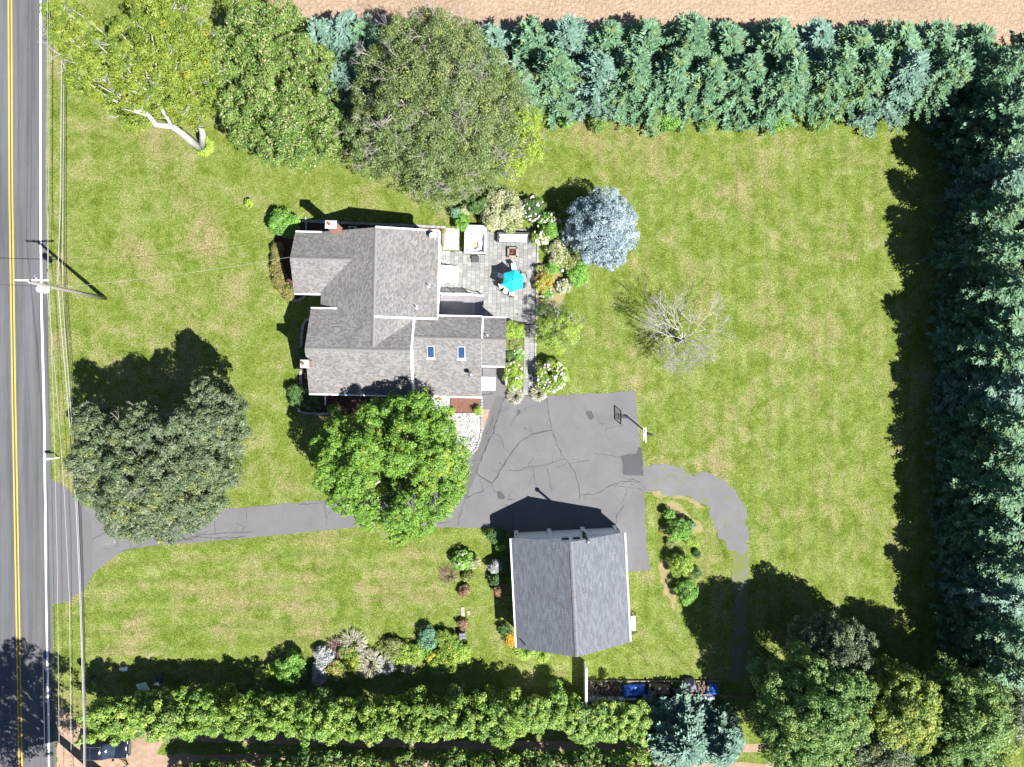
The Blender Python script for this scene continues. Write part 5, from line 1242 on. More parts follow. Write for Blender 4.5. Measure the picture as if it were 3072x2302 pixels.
# white board fence south of the garage
fn = lt('board_fence', 'tall white board fence running south from the garage', 'fence', P(1752, 1985))
a = Vector((0, 0, 0)); b = P(1753, 2096) - P(1752, 1985)
for i in range(20):
    t0 = i / 20; p = a.lerp(b, t0); q = a.lerp(b, (i + .94) / 20); mb = MB(); mb.bbox(-.015, .015, q.y, p.y, .05, 1.78, .01); mb.build('board', M['trim'], fn)
for t0 in (0, .5, 1):
    p = a.lerp(b, t0); mb = MB(); mb.bbox(.018, .13, p.y - .055, p.y + .055, 0, 1.86, .03); mb.build('post', M['trim'], fn)
mb = MB(); mb.box(.018, .06, b.y + .06, -.06, .4, .48); mb.box(.018, .06, b.y + .06, -.06, 1.4, 1.48); mb.build('rail', M['trim'], fn)
mb = MB(); mb.box(-.05, .14, b.y - .05, 0, 1.863, 1.89); mb.build('cap_rail', M['trim'], fn)
# firewood pile on a rack
wp = lt('firewood_rack', 'long low wooden firewood rack in the hedge shade behind the garage', 'rack', zwood(1000, 200))
w0 = zwood(70, 105) - wp.location; w1 = zwood(2000, 105) - wp.location; wy = zwood(0, 300).y - wp.location.y
for y in (w0.y, wy):
    mb = MB(); mb.box(w0.x, w1.x, y - .05, y + .05, .1, .2); mb.build('rail', M['wood'], wp)
for k in range(9):
    x = w0.x + (w1.x - w0.x) * k / 8; mb = MB(); mb.box(x - .05, x + .05, wy - .05, w0.y + .05, .0, .1); mb.build('bearer', M['wood'], wp)
logsrc = []
for r_ in (.07, .1, .09):
    mb = MB(); mb.tube([(0, -.22, 0), (0, .22, 0)], r_, 7); logsrc.append(mb.mesh('log', M['log']))
for i in range(110):
    u = rnd.uniform(80, 600) if i < 70 else (rnd.uniform(960, 1100) if i < 82 else rnd.uniform(1640, 1840)); v = rnd.uniform(115, 290)
    p = zwood(u, v); o = link_mesh('log', logsrc[i % 3]); tag(o, ('split log in the loose heap next to the white board fence' if i < 70 else 'split log poking out between the blue and brown tarps' if i < 82 else 'split log in the dark gap beside the bunched blue tarp'), 'log', ('split logs by the white fence' if i < 70 else 'split logs between the tarps' if i < 82 else 'split logs by the bunched blue tarp'))
    o.location = (p.x, p.y, .27 + .17 * (i % 3)); o.rotation_euler = (rnd.uniform(-.15, .15), 0, rnd.uniform(-.7, .7))
def tarp(name, label, quad, h, mat, seed, cat='tarp', n=16, peak=None):
    g_ = np.random.default_rng(seed); ph = g_.uniform(0, 6, 8); fr = g_.uniform(3, 11, 8)
    a_, b_, c_, d_ = [Vector(q) for q in quad]; cen = (a_ + b_ + c_ + d_) / 4; vs_ = []
    for j in range(n + 1):
        for i in range(n + 1):
            u, v = i / n, j / n; p = (a_.lerp(b_, u)).lerp(d_.lerp(c_, u), v)
            ed = min(u, 1 - u, v, 1 - v); z = h * (min(1, ed * 5) ** .6) * (.8 + .2 * math.sin(ph[0] + 2.2 * u) + .16 * math.sin(ph[1] + fr[0] * u + fr[1] * v) + .1 * math.sin(ph[2] + fr[2] * u * 1.6 - fr[3] * v))
            if ed < .02: p = p + (p - cen) * g_.uniform(-.12, .05)
            vs_.append((p.x - cen.x, p.y - cen.y, max(.03, z)))
    mb = MB(); mb.add(vs_, [(j * (n + 1) + i, j * (n + 1) + i + 1, (j + 1) * (n + 1) + i + 1, (j + 1) * (n + 1) + i) for j in range(n) for i in range(n)])
    mb.v += []; o = mb.build(name, mat, None, True); o.location = (cen.x, cen.y, .02); sm = o.modifiers.new('thickness', 'SOLIDIFY'); sm.thickness = .012; return tag(o, label, cat)
zq = lambda l: [zwood(*p) for p in l]
tarp('blue_tarp', 'bright blue tarp spread over the middle of the firewood pile', zq([(600, 330), (960, 330), (950, 130), (610, 150)]), .85, M['blue_tarp'], 1)
tarp('blue_tarp', 'small crumpled scrap of blue tarp between blue and brown covers', zq([(955, 325), (1060, 330), (1020, 230), (960, 225)]), .5, M['blue_tarp'], 2, n=10)
tarp('brown_tarp', 'crumpled brown grey tarp right of the blue tarp', zq([(1010, 280), (1330, 300), (1300, 140), (1020, 110)]), .9, M['brown_tarp'], 3)
tarp('grey_tarp', 'long grey brown tarp stretched along the firewood pile', zq([(1310, 295), (1660, 295), (1650, 215), (1290, 195)]), .85, M['brown_tarp'], 4)
tarp('grey_tarp', 'blue grey tarp bulging like a dome over the pile', zq([(1470, 235), (1690, 240), (1640, 50), (1500, 60)]), 1.15, M['grey_tarp'], 5)
tarp('blue_tarp', 'bunched blue tarp at the garden end of the firewood rack', zq([(1780, 295), (2010, 300), (1960, 150), (1850, 90)]), .9, M['blue_tarp'], 6)
for lab, q, s in (('long pale curved plastic panel below the firewood, nearest the fence', [(80, 400), (810, 380), (800, 330), (100, 295)], 7), ('long pale panel with dark seams below the garden end of the firewood', [(1230, 420), (1930, 380), (1930, 305), (1370, 310)], 8)):
    n = 5; a_, b_, c_, d_ = zq(q); cen = (a_ + b_ + c_ + d_) / 4; t = lt('corrugated_sheeting', lab, 'sheeting', cen)
    for i in range(n):
        p0, p1 = a_.lerp(b_, i / n + .003) - cen, a_.lerp(b_, (i + 1) / n - .003) - cen; q0, q1 = d_.lerp(c_, i / n + .003) - cen, d_.lerp(c_, (i + 1) / n - .003) - cen
        mb = MB(); zz = lambda v: .18 + .3 * math.sin(math.pi * v)
        rows = [];
        for v in (0, .25, .5, .75, 1): rows += [tuple(p0.lerp(q0, v) + Vector((0, 0, zz(v)))), tuple(p1.lerp(q1, v) + Vector((0, 0, zz(v))))]
        mb.add(rows, [(2 * k, 2 * k + 1, 2 * k + 3, 2 * k + 2) for k in range(4)]); o = mb.build('panel_section', M['pale_panel'], t, True); o.modifiers.new('thickness', 'SOLIDIFY').thickness = .03
# rusty fence
rf = lt('picket_fence', 'low rusty iron picket fence in deep shade right of the firewood', 'fence', P(2160, 2082))
b = P(2345, 2080) - P(2160, 2082)
mb = MB(); mb.tube([(0, 0, .95), b + Vector((0, 0, .95))], .02, 5); mb.build('rail', M['rust'], rf); mb = MB(); mb.tube([(0, 0, .2), b + Vector((0, 0, .2))], .02, 5); mb.build('rail', M['rust'], rf)
psrc = MB().box(-.014, .014, -.014, .014, 0, 1.1).mesh('picket', M['rust'])
for i in range(46):
    o = link_mesh('picket', psrc, rf); o.location = b * (i / 45)
# thin garden hooks
for i, (u, v, lab) in enumerate(((2033, 1967, 'thin dark shepherd hook standing nearest the shaded gravel path'), (1932, 1973, 'thin dark shepherd hook standing just off the garage corner'), (1881, 1975, 'thin dark shepherd hook standing behind the garage south gable'))):
    t = lt('shepherd_hook', lab, 'garden hook', P(u, v), i, 'shepherd hooks behind the garage'); mb = MB(); mb.tube([(0, 0, 0), (0, 0, 1.9), (.06, 0, 2.05), (.2, 0, 2.1), (.3, 0, 2.0), (.28, 0, 1.9)], .018, 6); mb.build('rod', M['black'], t)
# bench by the garage wall
be = lt('garden_bench', 'pale garden bench with black wire ends against the garage side wall', 'bench', zg(1376, 1150), R(93))
mb = MB()
for k in range(4): pass
for k in range(4):
    mb = MB(); mb.bbox(-.75, .75, -.2 + .1 * k, -.115 + .1 * k, .42, .45, .008); mb.build('slat', M['sign_white'], be)
for s in (-1, 1):
    mb = MB()
    for k in range(5): mb.tube([(s * (.78 + .05 * k), -.3, 0), (s * (.78 + .05 * k), -.28, .4), (s * (.78 + .05 * k), .0, .55), (s * (.78 + .05 * k), .25, .75)], .014, 5)
    mb.build('end_frame', M['black'], be)
# composter bin, flagstones, ornament
cb_ = lt('compost_bin', 'slate grey compost bin with crossed lid in the flower bed', 'bin', P(1388, 1901), .12); mb = MB(); mb.bbox(-.33, .33, -.33, .33, 0, .75, .06); mb.build('body', M['grey_tarp'], cb_)
for k in range(4):
    mb = MB(); x, y = ((-.3, -.3), (.02, -.3), (-.3, .02), (.02, .02))[k]; mb.bbox(x, x + .28, y, y + .28, .752, .80, .03); mb.build('lid_panel', M['grey_tarp'], cb_)
for lab, u, v, w, l in (('long tan flagstone lying in the grass near the compost bin', 1388, 1836, .4, 1.0), ('small pale flagstone beside the long tan flagstone', 1406, 1839, .3, .45)):
    t = lt('flagstone', lab, 'flagstone', P(u, v), .06); mb = MB(); mb.bbox(-w / 2, w / 2, -l / 2, l / 2, 0, .06, .02); mb.build('stone', M['stone'], t)
t = lt('garden_ornament', 'grey round garden ornament among shrubs beside the blue spruce', 'ornament', P(1685, 815)); mb = MB(); mb.lathe([(.12, 0), (.08, .2), (.1, .5)], 10); mb.build('pedestal', M['concrete'], t); mb = MB(); mb.ball((0, 0, .68), .2, 12, 8); mb.build('globe', M['alu'], t, True)

# ------------------------------------------------------------------ bushes and flowers
head_meshes = []
for k in range(3):
    n = 26; d = rdirs(n); d[:, 2] = np.abs(d[:, 2]); C = d * np.array([.11, .11, .19]) * rng.uniform(.6, 1, (n, 1)); nr = unit(d + rng.normal(size=(n, 3)) * .3); t_ = unit(np.cross(nr, rdirs(n))); b_ = np.cross(nr, t_)
    head_meshes.append(leaf_mesh('flower_head', C, t_ * .06, b_ * .055, palette('white', n) * rng.uniform(.85, 1.05, (n, 1)), M['petal']))
def bush(name, label, u, v, rpx, h, pal, flowers=0, sq=1.0, leaf=.13, dens=110, cat='shrub', group=None, clump=.34, rot=0.0, low=-.2, flow=None, base_z=0.0):
    k = (CAM_H - h * .55) / FPX; r = rpx * k; p = P(u, v, h * .55); t = thing(name, label, cat, (p.x, p.y, base_z), rot, group)
    lob = [(0, 0, h * .5, r * .9, r * .9 * sq, h * .5)]
    for i in range(3):
        a = rnd.uniform(0, 6.28); lob.append((math.cos(a) * r * .5, math.sin(a) * r * .5 * sq, h * rnd.uniform(.38, .62), r * .55, r * .55 * sq, h * .42))
    me = clump_crown(lob, pal, leaf, dens, clump, low=low, spread=.2); link_mesh('foliage', me, t)
    mb = MB()
    for i in range(5):
        a = i * 1.26; mb.tube([(0, 0, -.05), (math.cos(a) * r * .3, math.sin(a) * r * .3 * sq, h * .4), (math.cos(a) * r * .5, math.sin(a) * r * .5 * sq, h * .75)], [.04, .03, .012], 5)
    mb.build('stem', M['bark'], t)
    for i in range(flowers):
        d = Vector((rnd.gauss(0, 1), rnd.gauss(0, 1), rnd.uniform(-.1, 1.1)))
        if flow is not None: d = d + Vector(flow)
        d.normalize(); o = link_mesh('flower_head', head_meshes[i % 3], t); o.location = (d.x * r * .95, d.y * r * .95 * sq, h * .5 + d.z * h * .5); o.rotation_euler = (rnd.uniform(-.6, .6), rnd.uniform(-.6, .6), rnd.uniform(0, 6)); s = rnd.uniform(.8, 1.3); o.scale = (s, s, s)
    return t
def ball_bush(label, u, v, rpx, h, pal, group=None): return bush('round_shrub', label, u, v, rpx, h, pal, 0, 1, .10, 170, 'shrub', group, .26)
def tuft(label, u, v, rpx, h, pal, name='ornamental_grass', n=420, cat='ornamental grass', w=.03, base_z=0.0):
    k = (CAM_H - h * .5) / FPX; r = rpx * k; p = P(u, v, h * .4); t = thing(name, label, cat, (p.x, p.y, base_z))
    a = rng.uniform(0, 2 * math.pi, n); q = rng.uniform(.15, 1, n) ** .6; d = np.stack([np.cos(a), np.sin(a), np.zeros(n)], 1); C = []; T = []; B = []; K = []
    base = d * (q * r * .3)[:, None]; midp = d * (q * r * .7)[:, None] + np.array([0, 0, 1]) * (h * rng.uniform(.5, .8, n))[:, None]; tip = d * (q * r * 1.1)[:, None] + np.array([0, 0, 1]) * (h * rng.uniform(.3, 1, n) * (1.15 - q * .5))[:, None]
    side = np.stack([-d[:, 1], d[:, 0], np.zeros(n)], 1); kk = palette(pal, n) * rng.uniform(.8, 1.2, (n, 1))
    for p0, p1 in ((base, midp), (midp, tip)):
        C.append((p0 + p1) / 2); T.append((p1 - p0) * .56); B.append(side * w); K.append(kk)
    link_mesh('blades', leaf_mesh('blades', np.concatenate(C), np.concatenate(T), np.concatenate(B), np.concatenate(K), M['leaf']), t); return t
B_ = bush
B_('large_shrub', 'large pale variegated shrub at the top of the patio behind the sofa', 1512, 634, 66, 2.3, 'pale', leaf=.15)
B_('hydrangea', 'hydrangea with white blooms right of the pale variegated shrub', 1598, 626, 36, 2.0, 'darkshrub', 34, 1.1, group='hydrangeas in bloom', flow=(-.6, -.3, .2))
B_('hydrangea', 'hydrangea with white blooms tucked under the blue spruce', 1648, 676, 38, 2.0, 'shrub', 22, group='hydrangeas in bloom', flow=(-.3, .3, .3))
B_('hydrangea', 'bright green hydrangea with blush blooms at the sofa corner', 1622, 712, 30, 1.6, 'limeshrub', 34, .8, group='hydrangeas in bloom', flow=(.2, -.8, .2))
B_('shrub', 'cream variegated shrub below the hydrangeas by the blue spruce', 1678, 756, 38, 1.5, 'pale')
B_('shrub', 'small bright green shrub below the cream variegated shrub', 1660, 797, 22, 1.0, 'shrub')
B_('shrub', 'rough green spreading shrub at the foot of the blue spruce', 1735, 822, 36, 1.2, 'shrub')
B_('shrub', 'grey green shrub between the round ornament and blue spruce', 1708, 783, 30, 1.2, 'olive')
B_('shrub', 'red and yellow leaved shrub at the garden edge of the patio', 1632, 846, 30, 1.2, 'multi')
B_('shrub', 'grey green shrub directly above the red and yellow shrub', 1628, 818, 20, 1.0, 'olive')
B_('flowering_shrub', 'small shrub with many white flowers in the garden bed', 1690, 858, 22, .8, 'pale', 14)
B_('flowering_shrub', 'low white flowering plant below the red and yellow shrub', 1642, 882, 18, .6, 'shrub', 12)
B_('shrub', 'small blue green shrub at the corner above the hot tub', 1366, 640, 16, 1.2, 'bluegreen'); B_('shrub', 'bright green shrub beside the hot tub cover', 1388, 668, 22, 1.5, 'shrub'); B_('shrub', 'pale small shrub between the green shrubs above the hot tub', 1392, 634, 17, 1.0, 'pale')
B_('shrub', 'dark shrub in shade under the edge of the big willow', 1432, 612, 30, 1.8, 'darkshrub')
B_('yew', 'low yellow green evergreen along the house wall by the walkway', 1544, 990, 30, 1.1, 'limeshrub', 0, 1.0, .10, 150); B_('yew', 'low olive evergreen just below the yellow green evergreen', 1540, 1030, 28, 1.0, 'olive', 0, 1.0, .10, 150)
B_('flowering_shrub', 'small pink and white flowering shrub by the walkway wall', 1556, 1060, 18, .9, 'shrub', 16)
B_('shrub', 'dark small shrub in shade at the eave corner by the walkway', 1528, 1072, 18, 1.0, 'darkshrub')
B_('hydrangea', 'tall narrow hydrangea with blush blooms between canopy and walkway', 1541, 1128, 30, 1.9, 'limeshrub', 46, 1.5, group='hydrangeas in bloom')
B_('hydrangea', 'broad hydrangea with cream blooms right of the walkway', 1654, 1130, 47, 2.0, 'limeshrub', 85, 1.05, group='hydrangeas in bloom', flow=(.5, 0, .2))
tuft('pale ornamental grass at the driveway end of the narrow hydrangea', 1546, 1188, 26, .8, 'straw'); tuft('pale ornamental grass at the driveway end of the broad hydrangea', 1616, 1180, 26, .8, 'straw')
B_('shrub', 'big round green bush at the northwest corner of the house', 853, 672, 44, 2.2, 'shrub', leaf=.14)
for i, (u, v, r) in enumerate(((833, 748, 18), (832, 775, 19), (833, 802, 20), (838, 829, 21), (847, 855, 22), (865, 880, 20))):
    B_('hedge_shrub', f'{ORD[i]} clipped brown green shrub from the north in the west wall hedge', u, v, r, 1.1, 'brownhedge', 0, 1.0, .09, 170, group='clipped shrubs along the west wall')
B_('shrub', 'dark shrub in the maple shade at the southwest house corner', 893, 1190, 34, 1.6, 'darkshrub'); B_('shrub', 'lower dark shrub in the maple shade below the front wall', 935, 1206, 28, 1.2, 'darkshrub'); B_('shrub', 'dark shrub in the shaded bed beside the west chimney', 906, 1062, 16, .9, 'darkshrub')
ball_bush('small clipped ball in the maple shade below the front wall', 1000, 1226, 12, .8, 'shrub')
ball_bush('clipped ball at the left corner of the red mulch bed', 1351, 1233, 9, .75, 'limeshrub', 'clipped balls in the red mulch'); ball_bush('clipped ball at the right corner of the red mulch bed', 1432, 1232, 9, .75, 'limeshrub', 'clipped balls in the red mulch')
t = tag(MB().ball((0, 0, 0), .1, 8, 6).build('red_ball', simple('red_plastic', (.6, .03, .04), .4), None, True), 'small red ball lying on shaded grass by the southwest bed', 'ball'); zz_ = P(873, 1221, .1); t.location = zz_
# island bed inside the gravel loop
G = 'clipped shrubs inside the gravel loop'
for lab, u, v, r, h, pal in (('small clipped ball at the top of the gravel loop island', 2009, 1542, 15, 1.2, 'shrub'), ('broad clipped green mound in the upper half of the loop island', 2040, 1590, 37, 1.7, 'shrub'), ('small clipped ball right of the broad upper mound', 2074, 1623, 16, 1.0, 'limeshrub'),
                             ('round clipped mound in the middle of the loop island', 2043, 1699, 36, 1.9, 'limeshrub'), ('small dark ball right of the middle clipped mound', 2087, 1720, 14, .8, 'darkshrub'), ('lowest round clipped mound at the shade edge of the loop island', 2057, 1773, 36, 1.9, 'shrub'),
                             ('tiny loose shrub left of the middle of the loop island', 2010, 1630, 10, .5, 'olive'), ('tiny dark shrub near the right edge of the loop island', 2090, 1661, 9, .4, 'darkshrub')): ball_bush(lab, u, v, r, h, pal, G)
cn = thing('conifer_sapling', 'small dark upright conifer sapling in the loop island', 'conifer', P(2071, 1569)); o = link_mesh('foliage', spruce_mesh('foliage', 1.5, .26, 'spruce', .8, 12, 7, 5, .2), cn); link_mesh('trunk', trunk_mesh(1.4, .03, M['bark']), cn)
# beds west of the garage
B_('shrub', 'rounded green shrub with white flecks on the lawn west of the garage', 1386, 1680, 29, 1.4, 'shrub', 8); B_('shrub', 'pale green shrub joined to the right of the white flecked shrub', 1417, 1686, 18, 1.2, 'pale'); B_('shrub', 'small olive shrub below the white flecked shrub', 1404, 1731, 15, .7, 'olive')
tuft('wispy grey dead brush left of the white flecked shrub', 1345, 1725, 34, .5, 'deadbrown', 'dead_brush', 260, 'brush', .012)
B_('shrub', 'rusty brown shrub on the lawn above the flagstones', 1395, 1775, 17, .8, 'rusty'); B_('shrub', 'small dark shrub just above the compost bin', 1388, 1872, 16, .6, 'rusty')
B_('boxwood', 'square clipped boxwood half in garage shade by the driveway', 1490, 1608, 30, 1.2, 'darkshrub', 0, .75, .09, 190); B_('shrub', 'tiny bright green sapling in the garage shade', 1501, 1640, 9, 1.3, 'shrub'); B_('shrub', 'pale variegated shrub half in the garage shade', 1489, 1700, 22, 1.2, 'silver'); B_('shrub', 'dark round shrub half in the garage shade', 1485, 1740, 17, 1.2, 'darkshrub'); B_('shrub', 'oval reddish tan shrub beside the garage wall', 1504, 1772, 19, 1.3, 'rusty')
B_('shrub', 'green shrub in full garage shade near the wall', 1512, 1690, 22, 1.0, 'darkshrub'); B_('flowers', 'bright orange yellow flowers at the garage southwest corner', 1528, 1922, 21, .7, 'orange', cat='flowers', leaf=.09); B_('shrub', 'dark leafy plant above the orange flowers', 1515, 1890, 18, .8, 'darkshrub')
tuft('lime green daylily clump along the garage south wall', 1575, 1948, 34, .6, 'limeshrub', 'daylilies', 320, 'flowers'); tuft('second lime green daylily clump further along the garage south wall', 1625, 1962, 28, .5, 'limeshrub', 'daylilies', 260, 'flowers')
# long flower bed
for nm, lab, u, v, r, h, pal, fl, sq in (('shrub', 'yellow green shrub at the road end of the long flower bed', 790, 2016, 24, 1.0, 'limeshrub', 0, 1), ('shrub', 'large green shrub at the road end of the long flower bed', 872, 2005, 46, 2.2, 'shrub', 0, 1), ('shrub', 'dark green shrub below the large green shrub in the flower bed', 905, 2030, 28, 1.4, 'darkshrub', 0, .8),
        ('shrub', 'silvery white plant right of the large green shrub', 975, 1966, 34, 1.0, 'silver', 0, .8), ('shrub', 'silvery blue plant hanging at the bottom of the flower bed', 958, 2024, 24, 1.2, 'silver', 0, 1.5), ('shrub', 'pink and yellow leaved shrub in the flower bed', 1006, 2006, 29, 1.2, 'pinkmix', 0, 1.1), ('shrub', 'yellow green flowering shrub right of the pink shrub', 1052, 1982, 30, 1.0, 'yellowflower', 0, 1),
        ('shrub', 'olive green bushy plant in the middle of the flower bed', 1172, 1946, 40, 1.0, 'olive', 0, .9), ('shrub', 'yellow green bushy plant right of the flower bed middle', 1232, 1962, 38, 1.0, 'limeshrub', 0, 1), ('shrub', 'blue green round shrub near the compost bin', 1286, 1914, 27, 1.5, 'bluegreen', 0, 1.1),
        ('shrub', 'yellow flowered bush left of the compost bin', 1338, 1922, 36, 1.2, 'yellowflower', 0, 1), ('shrub', 'bright green bush below the compost bin', 1374, 1960, 34, 1.2, 'limeshrub', 0, 1), ('shrub', 'green and yellow bush at the lower middle of the flower bed', 1316, 1982, 40, 1.0, 'yellowflower', 0, .8),
        ('flowering_shrub', 'low plant with small white flowers at the bottom bed edge', 1315, 2008, 22, .5, 'shrub', 16, .5), ('flowering_shrub', 'low white flowers at the lower left of the bed centre', 1226, 2004, 22, .5, 'pale', 14, .5)): B_(nm, lab, u, v, r, h, pal, fl, sq)
for i, (lab, u, v, r, h, pal) in enumerate((('low green filler plant between silvery plant and pink shrub', 990, 1985, 22, .7, 'olive'), ('low mixed filler plant below the straw coloured grass', 1090, 2012, 26, .5, 'olive'), ('loose green plant above the yellow green flowering shrub', 1040, 1955, 26, .7, 'olive'), ('loose lime plant between the two middle bushes of the flower bed', 1204, 1972, 28, .8, 'limeshrub'),
        ('low green plant under the blue green round shrub', 1270, 1945, 28, .8, 'shrub'), ('low yellow plant right of the green and yellow bush', 1350, 1990, 28, .8, 'yellowflower'), ('leafy green plant above the bright green bush by the compost bin', 1362, 1935, 24, 1.0, 'shrub'), ('olive plant at the lower end of the flower bed centre', 1190, 1985, 30, .6, 'olive'),
        ('lime plant at the lower right corner of the flower bed', 1398, 1985, 22, .6, 'limeshrub'), ('green plant left of the large green shrub in the flower bed', 825, 2010, 26, .9, 'limeshrub'))): B_('perennial', lab, u, v, r, h, pal, cat='plant', dens=80)
tuft('big pale straw coloured ornamental grass in the flower bed', 1110, 1990, 44, 1.1, 'straw', n=700); tuft('grey green ornamental grass right of the straw coloured one', 1160, 1990, 34, .9, 'silver', n=420); tuft('dry stalky plant along the top edge of the flower bed', 1060, 1930, 44, .8, 'straw', 'dry_stalks', 360, 'plant'); tuft('dark dry stalks at the top left edge of the flower bed', 1010, 1945, 36, .7, 'deadbrown', 'dry_stalks', 260, 'plant')
tuft('yellow green hosta ring round the foot of the pale barked tree', 612, 440, 32, .45, 'lime', 'hosta', 420, 'plant', .05); B_('shrub', 'small yellow green shrub alone on the west lawn', 747, 610, 11, .6, 'limeshrub')

# ------------------------------------------------------------------ trees
def LB(f, l): return [(*f(x, y, z), r, r, r * .8) if len(q) == 0 else (*f(x, y, z), r, r, r * .8, q[0]) for (x, y, z, r, *q) in l]
z1 = Z(0, 0, .3618); z2 = Z(800, 0, .4069); z4 = Z(900, 1150, .5253)
# pale barked tree, top left
pb0 = P(601, 447)
lobes = LB(z1, [(470, 130, 7.5, 1.7), (560, 60, 8, 1.3), (520, 300, 8.5, 1.7), (640, 420, 8.5, 2.0), (700, 640, 8.5, 2.0), (880, 480, 10, 2.3), (860, 740, 8.5, 1.9), (1060, 330, 11, 2.2), (1080, 560, 10.5, 2.4), (1120, 780, 9, 2.0), (1060, 930, 7.5, 1.7), (1280, 120, 11.5, 2.4), (1310, 330, 12, 2.3), (1300, 560, 11, 2.2),
                (1510, 90, 11, 2.4), (1560, 320, 11, 2.3), (1520, 560, 10.5, 2.3), (1640, 500, 9.5, 2.0), (1440, 780, 8.5, 1.9), (1620, 760, 8.5, 2.0), (1700, 640, 8, 1.7), (1490, 920, 7, 1.5), (1640, 930, 6.5, 1.3), (1250, 820, 8.5, 1.6), (700, 250, 9, 1.5)])
stems = [([pb0, z1(1560, 1150, 2.5), z1(1500, 1100, 4.2), z1(1425, 1050, 5.6), z1(1290, 1035, 6.4), z1(1235, 960, 7.2)], [.42, .36, .32, .28, .24, .2]), ([pb0 + Vector((.15, 0, 0)), z1(1682, 1110, 2.6), z1(1655, 1010, 4.2), z1(1640, 880, 6)], [.34, .3, .27, .2]),
         ([z1(1425, 1050, 5.6), z1(1385, 975, 6.6), z1(1330, 890, 7.4), z1(1290, 815, 8.2)], [.2, .18, .17, .13]), ([z1(1380, 972, 6.6), z1(1320, 985, 6.7)], [.12, .05])]
tree('pale_barked_tree', 'big yellow green tree with forked white trunk at the road corner', 'tree', pb0, lobes, 'birch', 'birch', .3, leaf=.145, dens=78, clump=.27, stems=stems, twigs=2, gap=.72)
# pink tipped tree
p0 = P(895, 330)
lobes = LB(Z(0, 0, 1.3888), [(530, 40, 7, 2.4), (610, 50, 7, 2.4), (560, 110, 8.5, 2.6), (640, 120, 8, 2.4), (500, 150, 7.5, 2.2), (580, 190, 9, 2.8), (670, 190, 8, 2.4), (520, 230, 8, 2.3), (620, 260, 8.5, 2.5), (700, 260, 7, 2.1), (540, 290, 6.5, 1.9), (640, 320, 6, 2.0), (590, 320, 6.5, 1.9), (710, 310, 5.5, 1.6), (690, 130, 6.5, 1.8), (490, 90, 7, 1.8)])
tree('pink_tipped_tree', 'broad green tree with pinkish seed tips between pale barked tree and willow', 'tree', p0, lobes, 'pinktip', 'bark', .35, leaf=.17, dens=66, clump=.22, droop=.3, tips=((.36, .30, .21), .13), gap=.78)
# grey green willow like tree
p0 = P(1372, 415)
lobes = LB(z2, [(1150, 150, 9, 1.5), (1000, 300, 10, 2.2), (1250, 280, 11, 2.6), (1450, 320, 10, 2.4), (850, 480, 9.5, 2.4), (1080, 520, 12, 3.0), (1350, 540, 12, 3.2), (1600, 520, 10, 2.6), (780, 700, 9, 2.4), (1000, 760, 11.5, 2.8), (1280, 800, 11.5, 3.0), (1560, 800, 10, 2.8), (1780, 720, 8, 2.2), (720, 960, 7.5, 2.2), (930, 1020, 9, 2.6), (1200, 1080, 9.5, 2.8), (1480, 1080, 9, 2.7), (1720, 980, 7.5, 2.3),
                (740, 1160, 6, 1.8), (900, 1200, 6.5, 2.0), (1150, 1300, 7, 2.2), (1400, 1330, 6.5, 2.1), (1640, 1250, 6, 2.0), (1300, 1430, 5.5, 1.6), (1900, 900, 6, 2.0, 'lime'), (1930, 1080, 5, 1.8, 'lime'), (1820, 1200, 4.8, 1.6, 'lime'), (1750, 600, 8, 1.8)])
tree('willow_tree', 'widest tree, grey green with bare twigs showing through its crown', 'tree', p0, lobes, 'willow', 'greybark', .45, leaf=.14, dens=66, clump=.23, twigs=6, droop=.4, gap=.82)
# dark maple
p0 = P(660, 1330)
lobes = LB(zw, [(790, 230, 8, 2.0), (730, 110, 7.5, 1.3), (1050, 330, 9.5, 2.4), (1200, 140, 8.5, 1.6), (1320, 320, 10, 2.6), (1560, 260, 10.5, 2.5), (1800, 200, 10, 2.3), (1740, 20, 9.5, 1.9), (1700, -70, 9, 1.5), (1880, 60, 9, 1.4), (1900, 350, 9, 1.7), (780, 480, 8.5, 2.2), (1060, 600, 10.5, 2.7), (1360, 600, 11, 2.8), (1640, 540, 10.5, 2.5), (1830, 620, 8.5, 1.9), (760, 720, 8, 2.1), (1000, 850, 9, 2.5), (1300, 860, 9.5, 2.6), (1560, 800, 9, 2.4), (1700, 850, 7.5, 1.9), (1000, 1040, 7, 1.6), (1160, 1050, 7.5, 1.7), (1420, 1060, 7.5, 1.9), (1640, 960, 7, 1.6), (660, 520, 7, 1.2)])
tree('dark_maple', 'large dark green maple beside the road north of the driveway mouth', 'tree', p0, lobes, 'darkmaple', 'greybark', .42, leaf=.16, dens=80, clump=.2, gap=1.0, twigs=1)
# bright maple
p0 = P(1215, 1378)
lobes = LB(z4, [(680, 110, 8, 1.3), (760, 190, 8, 1.7), (560, 170, 8, 1.8), (420, 220, 8.5, 2.0), (240, 290, 8, 2.0), (800, 270, 8.5, 1.7), (620, 300, 10, 2.3), (400, 380, 10, 2.4), (200, 440, 8, 2.1), (740, 440, 10, 2.1), (800, 440, 9.6, 1.5, 'lime'), (880, 400, 8, 1.7), (560, 440, 10.5, 1.9), (330, 540, 9.5, 2.0), (170, 560, 7, 1.8), (880, 520, 8, 1.8), (720, 560, 9, 1.6), (260, 660, 8, 1.9), (380, 700, 8, 1.6), (780, 680, 8.5, 2.1), (640, 720, 8.5, 2.0), (520, 780, 7.5, 1.7), (600, 840, 6.5, 1.5), (380, 780, 6.5, 1.4), (860, 620, 7.5, 1.6), (140, 350, 6, 1.4), (700, 830, 6.5, 1.4), (560, 880, 5.5, 1.1), (540, 600, 5.0, 1.9), (500, 560, 5.5, 1.4)])
